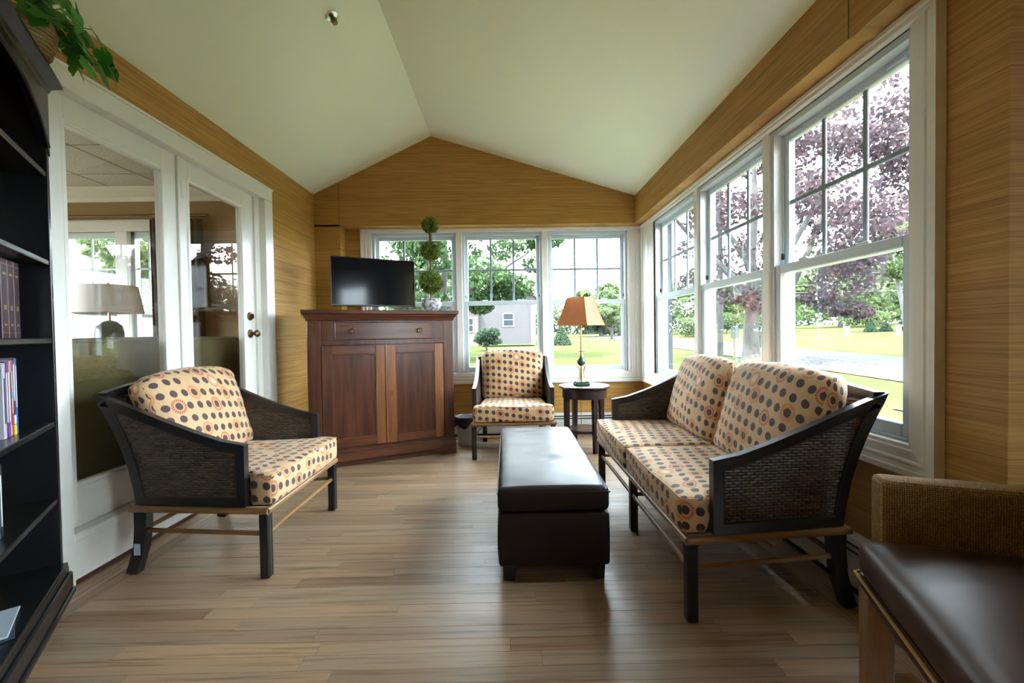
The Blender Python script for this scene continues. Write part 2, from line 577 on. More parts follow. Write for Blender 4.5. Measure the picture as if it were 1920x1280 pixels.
    def lathe(self, prof, seg=24, c=(0, 0, 0), cap=True):
        vs = [(c[0] + r * math.cos(2 * math.pi * k / seg), c[1] + r * math.sin(2 * math.pi * k / seg), c[2] + z) for r, z in prof for k in range(seg)]
        fs = []
        for i in range(len(prof) - 1):
            for k in range(seg):
                l = (k + 1) % seg
                fs.append((i * seg + k, i * seg + l, (i + 1) * seg + l, (i + 1) * seg + k))
        if cap:
            fs.append(tuple(range(seg))[::-1])
            fs.append(tuple((len(prof) - 1) * seg + k for k in range(seg)))
        return self.add(vs, fs)
    def prism(self, poly, d0, d1, axis='Y'):
        """poly: 2D outline, extruded along axis"""
        def P(a, b, d):
            return {'Y': (a, d, b), 'X': (d, a, b), 'Z': (a, b, d)}[axis]
        n = len(poly)
        vs = [P(a, b, d0) for a, b in poly] + [P(a, b, d1) for a, b in poly]
        fs = [tuple(range(n)), tuple(range(n, 2 * n))[::-1]]
        for i in range(n):
            j = (i + 1) % n
            fs.append((i, i + n, j + n, j))
        return self.add(vs, fs)
    def build(self, name, mat, parent=None, smooth=False, kind=None, label=None, fix=True):
        me = bpy.data.meshes.new(name)
        me.from_pydata(self.v, [], self.f)
        if fix:
            bm = bmesh.new()
            bm.from_mesh(me)
            bmesh.ops.recalc_face_normals(bm, faces=bm.faces)
            bm.to_mesh(me)
            bm.free()
        me.materials.append(M[mat])
        if smooth:
            me.polygons.foreach_set('use_smooth', [True] * len(me.polygons))
            if smooth != 'all':
                try:
                    me.set_sharp_from_angle(angle=R_(38))
                except Exception:
                    pass
        ob = bpy.data.objects.new(name, me)
        COL.objects.link(ob)
        ob.parent = parent
        if kind:
            ob['kind'] = kind
        if label:
            ob['label'] = label
        return ob

def tag(o, label=None, cat=None, group=None, kind=None):
    for k, v in (('label', label), ('category', cat), ('group', group), ('kind', kind)):
        if v:
            o[k] = v
    return o
def thing(name, label, cat, loc=(0, 0, 0), rz=0.0, group=None, kind=None):
    o = bpy.data.objects.new(name, None)
    o.empty_display_size = 0.1
    COL.objects.link(o)
    o.location = loc
    o.rotation_euler = (0, 0, rz)
    return tag(o, label, cat, group, kind)
def struct(name, mb, mat, parent=None, label=None, **kw):
    o = mb.build(name, mat, parent, **kw)
    if parent is None:
        o['kind'] = 'structure'
        if label:
            o['label'] = label
    return o
def copy_tree(o, parent=None):
    c = o.copy()
    COL.objects.link(c)
    c.parent = parent
    for ch in list(o.children):
        copy_tree(ch, c)
    return c

# ------------------------------------------------------------------ the room shell
XL, XR, XH, XW, XF = -2.035, -0.78, 1.393, 1.523, -1.763
D, DR = 4.72, 4.877
ZL, ZR, ZC, ZS = 2.643, 3.243, 2.591, 2.300
Y0 = -2.2            # rear wall of the room, behind the camera
XN = 2.45            # the room is wider beside the camera
YN = 1.314           # where it widens
XO, YO = 1.70, 5.05  # outer faces
YE = -3.0
W_SP, POST = 0.946, 0.066
BX0 = -1.469         # back windows: left inner casing edge
BX1 = 1.343
RY0 = 4.493          # right windows: far inner casing edge
RY1 = 1.631
ZSILL, ZHEAD = 0.70, 2.255
DY0, DY1 = 2.03, 3.73   # door opening
DZ1 = 2.30
NY1 = -0.38             # windows of the wider end: near jamb

# floor: boards laid across the room, borders along both side walls
fl = struct('floor', MB().box(-2.2, XN + .1, Y0 - .1, 5.0, -0.12, -0.014), 'floor_gap', label='worn oak strip floor of the sunroom')
rng = random.Random(4)
unit = MB().box(-.5, .5, -.5, .5, -1, 0).build('plank', 'floor_x', fl)
unit_y = MB().box(-.5, .5, -.5, .5, -1, 0).build('plank', 'floor_y', fl)
first = {'x': unit, 'y': unit_y}
used = {'x': False, 'y': False}
def plank(kind, x0, x1, y0, y1):
    if used[kind]:
        o = first[kind].copy()
        COL.objects.link(o)
    else:
        o = first[kind]
        used[kind] = True
    g = 0.0006
    o.location = ((x0 + x1) / 2, (y0 + y1) / 2, rng.uniform(-0.0006, 0.0002))
    o.scale = (x1 - x0 - 2 * g, y1 - y0 - 2 * g, 0.0135)
PW = 0.0715
BL, BR = -1.83, 1.315
y = 0.62
while y < 4.87:
    x = BL
    nxt = BL + rng.uniform(0.35, 1.3)
    while x < BR:
        e = min(nxt, BR)
        if BR - e < 0.22:
            e = BR
        plank('x', x, e, y, min(y + PW, 4.875))
        x = e
        nxt = x + rng.uniform(0.55, 1.55)
    y += PW
for i in range(3):
    for x0, s in ((XL + .0, 1), (BR, 1)):
        w = (BL - XL) / 3 if x0 < 0 else (XW - BR) / 3
        y = 0.62
        while y < 4.87:
            e = min(y + rng.uniform(0.7, 1.7), 4.875)
            if 4.875 - e < .3:
                e = 4.875
            if not (x0 > 0 and e < YN):
                plank('y', x0 + i * w, x0 + (i + 1) * w, y, e)
            y = e
struct('floor_front', MB().box(-2.03, XN, Y0, 0.619, -0.013, -0.001), 'floor_x', label='oak floor beneath and behind the camera')
struct('floor_side', MB().box(XW + .001, XN, 0.62, YN, -0.013, -0.001), 'floor_x', label='oak floor beside the wider end of the room')

# left wall around the glazed doors
mb = MB()
mb.box(XL - .115, XL, Y0, DY0, 0, ZL + .03).box(XL - .115, XL, DY0, DY1, DZ1, ZL + .03).box(XL - .115, XL, DY1, YO, 0, ZL + .03)
struct('wall_left', mb, 'wallpaper', label='golden grasscloth wall around the glazed doors')
# back wall: gable and lintel in front, window wall set back below
gable = [(XL - .115, ZS), (XH + .06, ZS), (XH + .06, ZC - .03), (XH, ZC), (XR, ZR), (XL, ZL), (XL - .115, ZL - .05)]
gable = [(XL - .1, ZS), (XO, ZS), (XO, ZC - .16), (XH, ZC + .012), (XR, ZR + .012), (XL, ZL + .012), (XL - .1, ZL - .04)]
mb = MB().prism(gable, D, D + .26, 'Y')
mb.box(XL - .115, XF, D, YO, 0, ZS + .02)
mb.box(XF, XO, DR, YO, 0, ZSILL).box(XF, BX0 - .02, DR, YO, ZSILL, ZS + .02).box(BX1 + .02, XO, DR, YO, ZSILL, ZS + .02)
mb.box(BX0 - .02, BX1 + .02, DR, YO, ZHEAD + .02, ZS + .03)
struct('wall_back', mb, 'wallpaper', label='golden grasscloth gable wall over the far windows')
# right wall: lintel, sill wall and piers
mb = MB()
mb.box(XH, XO, Y0 - .1, D + .02, ZS, ZC + .02)
mb.box(XW, XO, YN, DR, 0, ZSILL).box(XW, XO, YN, RY1 - .02, ZSILL, ZS + .02).box(XW, XO, RY0 + .02, DR, ZSILL, ZS + .02)
mb.box(XW, XO, RY1 - .02, RY0 + .02, ZHEAD + .02, ZS + .03)
mb.box(XO, XN + .1, YN, YN + .15, 0, ZS + .3)
NW0, NW1 = -1.36, NY1
mb.box(XN, XN + .12, Y0 - .1, YN, 0, ZSILL).box(XN, XN + .12, Y0 - .1, YN, ZHEAD + .02, ZS + .3)
mb.box(XN, XN + .12, Y0 - .1, NW0 - .02, ZSILL, ZHEAD + .02).box(XN, XN + .12, NW1 + .02, YN, ZSILL, ZHEAD + .02)
struct('wall_right', mb, 'wallpaper', label='golden grasscloth wall and lintel along the road side')
struct('wall_rear', MB().box(XL - .1, XN + .1, Y0 - .1, Y0, 0, 3.4), 'wallpaper', label='grasscloth wall behind the camera')
# ceiling: two slopes meeting in a ridge
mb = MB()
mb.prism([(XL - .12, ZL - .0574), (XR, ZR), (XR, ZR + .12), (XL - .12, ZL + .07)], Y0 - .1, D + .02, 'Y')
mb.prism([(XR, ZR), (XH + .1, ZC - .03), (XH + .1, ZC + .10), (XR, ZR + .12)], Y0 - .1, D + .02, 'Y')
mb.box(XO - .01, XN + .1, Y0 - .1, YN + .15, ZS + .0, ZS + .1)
struct('ceiling', mb, 'ceiling_lawn_bounce', label='white vaulted ceiling with a ridge, green lawn light put into its colour')
# outside of the roof keeps the sky out
struct('roof', MB().prism([(XL - 4.4, 2.72), (XR, ZR + .16), (XO + .45, ZC - .02), (XO + .45, ZC + .1), (XR, ZR + .3), (XL - 4.4, 2.86)], YE, YO + .35, 'Y'), 'roof_shingle', label='shingled roof of the house')
# wallpaper seams and the loosened strip on the lintel
seams = MB()
seams.box(XH - .0012, XH, 1.772, 1.776, ZS, ZC)
seams.box(-1.772, -1.768, D - .0012, D, ZS, 2.765)
tr = struct('trim_6', seams, 'toe_wood', label='dark open joint in the grasscloth on the lintel')
fl_ = MB()
fl_.add([(XH + .002, 1.70, ZS - .001), (XW - .01, 1.70, ZS - .001), (XW - .01, 1.773, ZS - .012), (XH + .002, 1.773, ZS - .005)], [(0, 1, 2, 3)])
struct('trim_7', fl_, 'wallpaper', label='loose lifting strip of grasscloth under the lintel')

# ------------------------------------------------------------------ windows
PROF = [(0.0, 0.010), (0.006, 0.018), (0.020, 0.018), (0.026, 0.024), (0.060, 0.022), (0.066, 0.030), (0.074, 0.030), (0.080, 0.024), (0.098, 0.026), (0.100, 0.036), (0.122, 0.036), (0.124, 0.0)]
def frame_mould(name, label, x0, x1, z0, z1, kl, kr, kb, kt, loc, rz):
    root = thing(name, label, None, loc, rz, kind='structure')
    vs, fs = [], []
    n = len(PROF)
    for o, h in PROF:
        vs += [(x0 - o * kl, -h, z0 - o * kb), (x1 + o * kr, -h, z0 - o * kb), (x1 + o * kr, -h, z1 + o * kt), (x0 - o * kl, -h, z1 + o * kt)]
    sides = [[], [], [], []]
    for i in range(n - 1):
        for k in range(4):
            l = (k + 1) % 4
            sides[k].append((i * 4 + k, i * 4 + l, (i + 1) * 4 + l, (i + 1) * 4 + k))
    MB().box(x0 - .124 * kl, x1 + .124 * kr, -.030, 0, z1 - .001, z1 + .0435, .004).box(x0 - .124 * kl, x1 + .124 * kr, -.040, -.029, z1 + .018, z1 + .0435, .004).build('head_casing', 'trim_paint', root)
    for k, nm in enumerate(('apron', 'casing', None, 'casing')):
        if not nm:
            continue
        used_v = sorted({i for f in sides[k] for i in f})
        mp = {v: i for i, v in enumerate(used_v)}
        MB().add([vs[i] for i in used_v], [tuple(mp[i] for i in f) for f in sides[k]]).build(nm, 'trim_paint', root, fix=False)
    return root
wcount = [0]
def window(loc, rz, x0, label, w):
    """one double-hung window in wall coordinates: x along the wall, y outwards"""
    wcount[0] += 1
    root = thing('window_%d' % wcount[0], label, None, loc, rz, kind='structure')
    x1 = x0 + w
    j = 0.022
    f = MB()
    f.box(x0, x0 + j, .005, .125, ZSILL, ZHEAD).box(x1 - j, x1, .005, .125, ZSILL, ZHEAD)
    f.box(x0 + j, x1 - j, .005, .125, ZHEAD - .03, ZHEAD).box(x0 + j, x1 - j, .005, .125, ZSILL - .02, ZSILL + .006)
    f.box(x0 + j, x0 + j + .006, .052, .062, ZSILL, ZHEAD - .03).box(x1 - j - .006, x1 - j, .052, .062, ZSILL, ZHEAD - .03)
    f.build('frame', 'vinyl', root)
    a, b = x0 + j, x1 - j
    st = 0.036
    # lower sash, inner track
    zl0, zl1 = ZSILL + .008, 1.497
    lo = MB()
    lo.box(a, a + st, .014, .05, zl0, zl1, .004).box(b - st, b, .014, .05, zl0, zl1, .004)
    lo.box(a + st, b - st, .014, .05, zl0, zl0 + .055, .004).box(a + st, b - st, .014, .05, zl1 - .048, zl1, .004)
    lo = lo.build('lower_sash', 'vinyl', root)
    MB().box(a + st, b - st, .029, .033, zl0 + .05, zl1 - .044).build('pane', 'glass', lo)
    for t_ in (.27, .73):
        MB().box(a + t_ * (b - a) - .03, a + t_ * (b - a) + .03, .008, .03, zl1 - .002, zl1 + .012, .004).build('sash_lock', 'vinyl', lo)
    # upper sash, outer track, with a six-light grille
    zu0, zu1 = 1.452, ZHEAD - .028
    up = MB()
    up.box(a, a + st, .064, .10, zu0, zu1, .004).box(b - st, b, .064, .10, zu0, zu1, .004)
    up.box(a + st, b - st, .064, .10, zu1 - .042, zu1, .004).box(a + st, b - st, .064, .10, zu0, zu0 + .045, .004)
    up = up.build('upper_sash', 'vinyl', root)
    gx0, gx1, gz0, gz1 = a + st, b - st, zu0 + .045, zu1 - .042
    m = .0115
    zc = (gz0 + gz1) / 2 + .005
    xs = [gx0 + (gx1 - gx0) * k / 3 for k in range(4)]
    for k in (1, 2):
        MB().box(xs[k] - m, xs[k] + m, .074, .088, gz0, gz1, .003).build('muntin', 'grille_grey', up)
    MB().box(gx0, gx1, .0735, .0885, zc - m, zc + m, .003).build('muntin', 'grille_grey', up)
    for k in range(3):
        for za, zb in ((gz0, zc), (zc, gz1)):
            MB().box(xs[k] + .001, xs[k + 1] - .001, .079, .083, za + .001, zb - .001).build('pane', 'glass', up)
    for t_ in (.14, .86):
        MB().box(a + t_ * (b - a) - .045, a + t_ * (b - a) + .045, .056, .066, zu1 - .030, zu1 - .016, .003).build('vent_latch', 'vinyl', up)
    for xx in (x0 + j, x1 - j - .008):
        MB().box(xx, xx + .008, .045, .06, 1.53, 1.565, .002).build('tilt_clip', 'dark_gap', root)
    return root
def triple(loc, rz, x0, x1, trim_name, trim_label, names, kl=1, kr=1):
    """three windows between x0 and x1; the first one is a touch wider"""
    tr = frame_mould(trim_name, trim_label, x0, x1, ZSILL, ZHEAD, kl, kr, .98, 0.0, loc, rz)
    e2 = x1 - 2 * W_SP
    e3 = x1 - W_SP
    for (a, b), nm in zip(((x0, e2), (e2 + POST, e3), (e3 + POST, x1)), names):
        window(loc, rz, a, nm, b - a)
    for xx in (e2, e3):
        MB().box(xx, xx + POST, -.012, .125, ZSILL, ZHEAD, .004).build('mullion', 'trim_paint', tr)
    MB().box(x0 - .03, x1 + .03, .12, .17, ZHEAD, ZHEAD + .05).build('head_jamb', 'trim_paint', tr)
    MB().box(x0, x1, -.008, .15, ZSILL - .03, ZSILL).build('window_stool', 'trim_paint', tr)
triple((0, DR, 0), 0, BX0, BX1, 'trim_1', 'white moulded casing around the three far windows',
       ['double-hung window behind the television and topiary', 'middle double-hung far window behind the armchair', 'double-hung far window behind the brass lamp'], 1, 1.42)
triple((XW, RY0, 0), -math.pi / 2, 0, RY0 - RY1, 'trim_2', 'white moulded casing around the three road-side windows',
       ['narrowest-looking road-side window beside the far corner', 'middle road-side window with the tree trunk outside', 'nearest road-side window above the loveseat'], 2.95, 1)

frame_mould('trim_5', 'white moulded casing of the window beside the camera', 0, NY1 - NW0, ZSILL, ZHEAD, 1, 1, .98, 0.0, (XN, NY1, 0), -math.pi / 2)
window((XN, NY1, 0), -math.pi / 2, 0, 'double-hung window in the wider end beside the camera', NY1 - NW0)

plain('outer_reveal', (0.05, 0.058, 0.066), 0.7, spec=0.05)  # one even dark grey for the outer reveals
mb = MB().box(XW + .126, XO + .004, RY0 + .0, RY0 + .024, ZSILL - .03, ZHEAD + .05).box(XW + .126, XO + .004, RY1 - .024, RY1, ZSILL - .03, ZHEAD + .05)
mb.box(BX0 - .024, BX0, DR + .126, YO + .004, ZSILL - .03, ZHEAD + .05).box(BX1, BX1 + .024, DR + .126, YO + .004, ZSILL - .03, ZHEAD + .05)
mb.box(XW + .126, XO + .004, RY1, RY0, ZHEAD + .005, ZHEAD + .05).box(BX0, BX1, DR + .126, YO + .004, ZHEAD + .005, ZHEAD + .05)
struct('trim_12', mb, 'outer_reveal', label='dull dark grey outer reveals of the window openings')

# ------------------------------------------------------------------ glazed doors on the left wall (wall coordinates: x along +Y)
def left_wall(y, out, z):
    return (XL + out, y, z)
mb = MB()
mb.box(XL - .10, XL + .022, DY0 - .105, DY0 + .005, 0, DZ1 - .005, .003)
mb.box(XL - .10, XL + .022, DY1 - .005, DY1 + .115, 0, DZ1 - .005, .003)
mb.box(XL - .10, XL + .022, DY0 - .105, DY1 + .115, DZ1 - .005, 2.392, .003)
mb.box(XL - .02, XL + .028, DY0 - .115, DY1 + .125, 2.392, 2.408, .003)
mb.box(XL - .095, XL - .03, DY1 - .073, DY1 - .006, .237, DZ1 - .006)
mb.box(XL - .095, XL - .012, DY0 + .006, DY0 + .02, .237, DZ1 - .006)
mb.box(XL - .095, XL - .03, 2.8155, 2.8495, .237, DZ1 - .006, .003)
struct('trim_3', mb, 'trim_paint', label='white flat casing around the glazed doors')
mb = MB()
mb.box(XL - .11, XL + .012, DY0, DY1, .0, .198, .003)
mb.box(XL - .11, XL + .024, DY0, DY1, .198, .236, .006)
struct('trim_4', mb, 'trim_paint', label='white raised kick board and sill under the doors')
struct('baseboard_left', MB().box(XL, XL + .024, DY0, DY1, 0, .020, .004).box(XL, XL + .016, DY1 + .115, D, 0, .075, .004), 'toe_wood', label='dark red wooden toe moulding along the left wall')

def glazed_leaf(name, label, y0, y1, g0, g1, gz0, gz1, z0=.238, z1=2.2945):
    root = thing(name, label, None, (XL - .045, y0, 0), math.pi / 2, kind='structure')
    # local x -> +Y, local y -> -X (away from the room)
    w = y1 - y0
    a, b = g0 - y0, g1 - y0
    f = MB()
    f.box(0, a, 0, .045, z0, z1, .002).box(b, w, 0, .045, z0, z1, .002)
    f.box(a, b, 0, .045, z0, gz0, .002).box(a, b, 0, .045, gz1, z1, .002)
    fr = f.build('door_frame', 'trim_paint', root)
    bead = MB()
    q = .02
    bead.box(a - q, a + .004, -.006, .01, gz0 - q, gz1 + q, .004).box(b - .004, b + q, -.006, .01, gz0 - q, gz1 + q, .004)
    bead.box(a, b, -.006, .01, gz0 - q, gz0 + .004, .004).box(a, b, -.006, .01, gz1 - .004, gz1 + q, .004)
    bead.build('glazing_bead', 'trim_paint', fr)
    MB().box(a, b, .018, .024, gz0, gz1).build('pane', 'door_glass', root)
    return root
d1 = glazed_leaf('door_1', 'fixed full-glass white panel beside the bookcase', DY0 + .02, 2.815, 2.115, 2.70, .445, 2.16)
d2 = glazed_leaf('door_2', 'hinged full-glass white door with bronze knob', 2.85, 3.655, 2.925, 3.50, .445, 2.16)
for z in (2.09, 1.28, .5):
    h = MB().box(-.012, .012, -.014, .004, z - .05, z + .05, .003)
    h.lathe([(.0085, -.055), (.0085, .055)], 10, (0, -.013, z))
    h.build('hinge', 'trim_paint', d2)
kx = 3.578 - 2.85
k = MB().lathe([(.034, 0), (.034, .006), (.030, .010), (.014, .014), (.012, .034), (.022, .042), (.029, .052), (.029, .062), (.020, .072), (.004, .075)], 20)
k.v = [(kx + x, -z, 1.165 + y_) for x, y_, z in k.v]
k.build('door_knob', 'bronze', d2, smooth=True)
k = MB().lathe([(.034, 0), (.034, .008), (.028, .014), (.010, .016), (.004, .017)], 20)
k.v = [(kx + x, -z, 1.305 + y_) for x, y_, z in k.v]
k.box(kx - .004, kx + .004, -.034, -.014, 1.287, 1.323, .002)
k.build('deadbolt', 'bronze', d2, smooth=True)

# ------------------------------------------------------------------ baseboard heaters
def heater(name, label, loc, rz, L):
    root = thing(name, label, 'heater', loc, rz, 'baseboard heaters under the windows')
    prof = [(0, .03), (-.055, .03), (-.062, .05), (-.062, .172), (-.05, .178), (-.05, .186), (-.062, .190), (-.062, .202), (-.05, .206), (-.05, .214), (-.062, .218), (-.055, .238), (0, .240)]
    MB().prism([(a, b) for a, b in prof], 0, L, 'X').build('body', 'heater_enamel', root)
    MB().box(0, L, -.0565, -.048, .176, .189).box(0, L, -.0565, -.048, .204, .217).build('air_slot', 'dark_gap', root)
    MB().box(0, L, -.045, -.004, 0, .03).build('base_gap', 'dark_gap', root)
    return root
heater('baseboard_heater', 'white baseboard heater along the far wall behind the side table', (-1.2, DR, 0), 0, 2.68)
heater('baseboard_heater', 'white baseboard heater along the wall behind the loveseat', (XW, 4.75, 0), -math.pi / 2, 3.4)

# ceiling sprinkler
sp = thing('sprinkler_head', 'small chrome fire sprinkler head on the left ceiling slope', 'sprinkler', (-1.051, 2.759, 3.1085))
sp.rotation_euler = (0, math.atan2(-.6, 1.255), 0)
MB().lathe([(.006, -.004), (.030, -.006), (.041, -.002), (.042, .004)], 24).build('escutcheon', 'chrome', sp, smooth=True)
b = MB().lathe([(.012, -.03), (.012, 0)], 12)
b.tube([(.012, 0, -.01), (.018, 0, -.03), (.006, 0, -.045)], .003, 6).tube([(-.012, 0, -.01), (-.018, 0, -.03), (-.006, 0, -.045)], .003, 6)
b.lathe([(.016, -.049), (.018, -.046), (.004, -.044)], 14)
b.build('spray_nozzle', 'bronze', sp, smooth=True)

# ------------------------------------------------------------------ upholstery shapes
def grid_box(hx, hy, hz, r, n, shape, uvf):
    """rounded box with a grid on every side; shape(p) deforms a point, uvf(side, p) gives UVs in metres.
    n = (nx, ny, nz) segments"""
    import itertools
    V, Fc, UV, key = [], [], [], {}
    H = (hx, hy, hz)
    def put(p):
        k = tuple(round(c, 6) for c in p)
        if k not in key:
            inner = [max(-(H[i] - r), min(H[i] - r, p[i])) for i in range(3)]
            dlt = Vector([p[i] - inner[i] for i in range(3)])
            if dlt.length > 1e-9:
                q = Vector(inner) + dlt.normalized() * r
            else:
                q = Vector(p)
            key[k] = len(V)
            V.append(tuple(shape(q)))
        return key[k]
    def lin(i):
        c = np.linspace(-1, 1, n[i] + 1)
        # crowd the grid near the edges so that the rounding reads
        e = r / H[i]
        c = np.sign(c) * (1 - (1 - np.abs(c)) ** 1.0)
        c = np.concatenate([[-1, -1 + e * .35, -1 + e], c[(c > -1 + e * 1.2) & (c < 1 - e * 1.2)], [1 - e, 1 - e * .35, 1]])
        return c * H[i]
    L = [lin(i) for i in range(3)]
    for ax in range(3):
        a, b = [i for i in range(3) if i != ax]
        for sgn in (-1, 1):
            for i in range(len(L[a]) - 1):
                for j in range(len(L[b]) - 1):
                    q = []
                    for (ii, jj) in ((i, j), (i + 1, j), (i + 1, j + 1), (i, j + 1)):
                        p = [0, 0, 0]
                        p[ax] = sgn * H[ax]
                        p[a] = L[a][ii]
                        p[b] = L[b][jj]
                        q.append((put(p), uvf(ax, sgn, p)))
                    if (sgn > 0) == (ax == 1):
                        q = q[::-1]
                    Fc.append([x[0] for x in q])
                    UV.append([x[1] for x in q])
    return V, Fc, UV
def soft(name, V, Fc, UV, mat, parent):
    me = bpy.data.meshes.new(name)
    me.from_pydata(V, [], Fc)
    ul = me.uv_layers.new(name='UVMap')
    k = 0
    for uvs in UV:
        for u in uvs:
            ul.data[k].uv = u
            k += 1
    me.materials.append(M[mat])
    me.polygons.foreach_set('use_smooth', [True] * len(me.polygons))
    ob = bpy.data.objects.new(name, me)
    COL.objects.link(ob)
    ob.parent = parent
    return ob
from mathutils import noise as mnoise

def lerp_poly(pts, t):
    """point at parameter t (0..1 by index) on a polyline"""
    x = t * (len(pts) - 1)
    i = min(int(x), len(pts) - 2)
    f = x - i
    return tuple(a + (b - a) * f for a, b in zip(pts[i], pts[i + 1]))
def inside(poly, x, y):
    c = False
    n = len(poly)
    for i in range(n):
        x1, y1 = poly[i]
        x2, y2 = poly[(i + 1) % n]
        if (y1 > y) != (y2 > y) and x < (x2 - x1) * (y - y1) / (y2 - y1) + x1:
            c = not c
    return c

# side outline of the wicker seats (y = depth from the front rail, z = height)
ARM_TOP = [(.110, .632), (.22, .652), (.35, .696), (.48, .748), (.605, .804), (.71, .850), (.800, .884)]
REAR = [(.800, .884), (.762, .80), (.728, .71), (.702, .62), (.684, .53), (.672, .43), (.668, .340)]
def weave(mb, P, u0, u1, v0, v1, poly, cw=.034, ch=.0115, h=.0042, rnd=None):
    """basket weave cells: P(u, v, out) -> 3D; only cells whose centre lies in poly"""
    row = 0
    v = v0
    while v < v1:
        u = u0 - (cw / 2 if row % 2 else 0)
        while u < u1:
            uc, vc = u + cw / 2, v + ch / 2
            if inside(poly, uc, vc):
                k = [(-.5, 0), (-.25, .8), (0, 1), (.25, .8), (.5, 0)]
                vs = []
                for a, hh in k:
                    o = h * hh * (.85 + .3 * rnd.random())
                    vs.append(P(uc + a * cw, vc - ch * .46, o * .55))
                    vs.append(P(uc + a * cw, vc, o + .0008))
                    vs.append(P(uc + a * cw, vc + ch * .46, o * .55))
                fs = []
                for i in range(4):
                    for j in range(2):
                        fs.append((i * 3 + j, i * 3 + j + 1, i * 3 + j + 4, i * 3 + j + 3))
                mb.add(vs, fs)
            u += cw
        v += ch
        row += 1

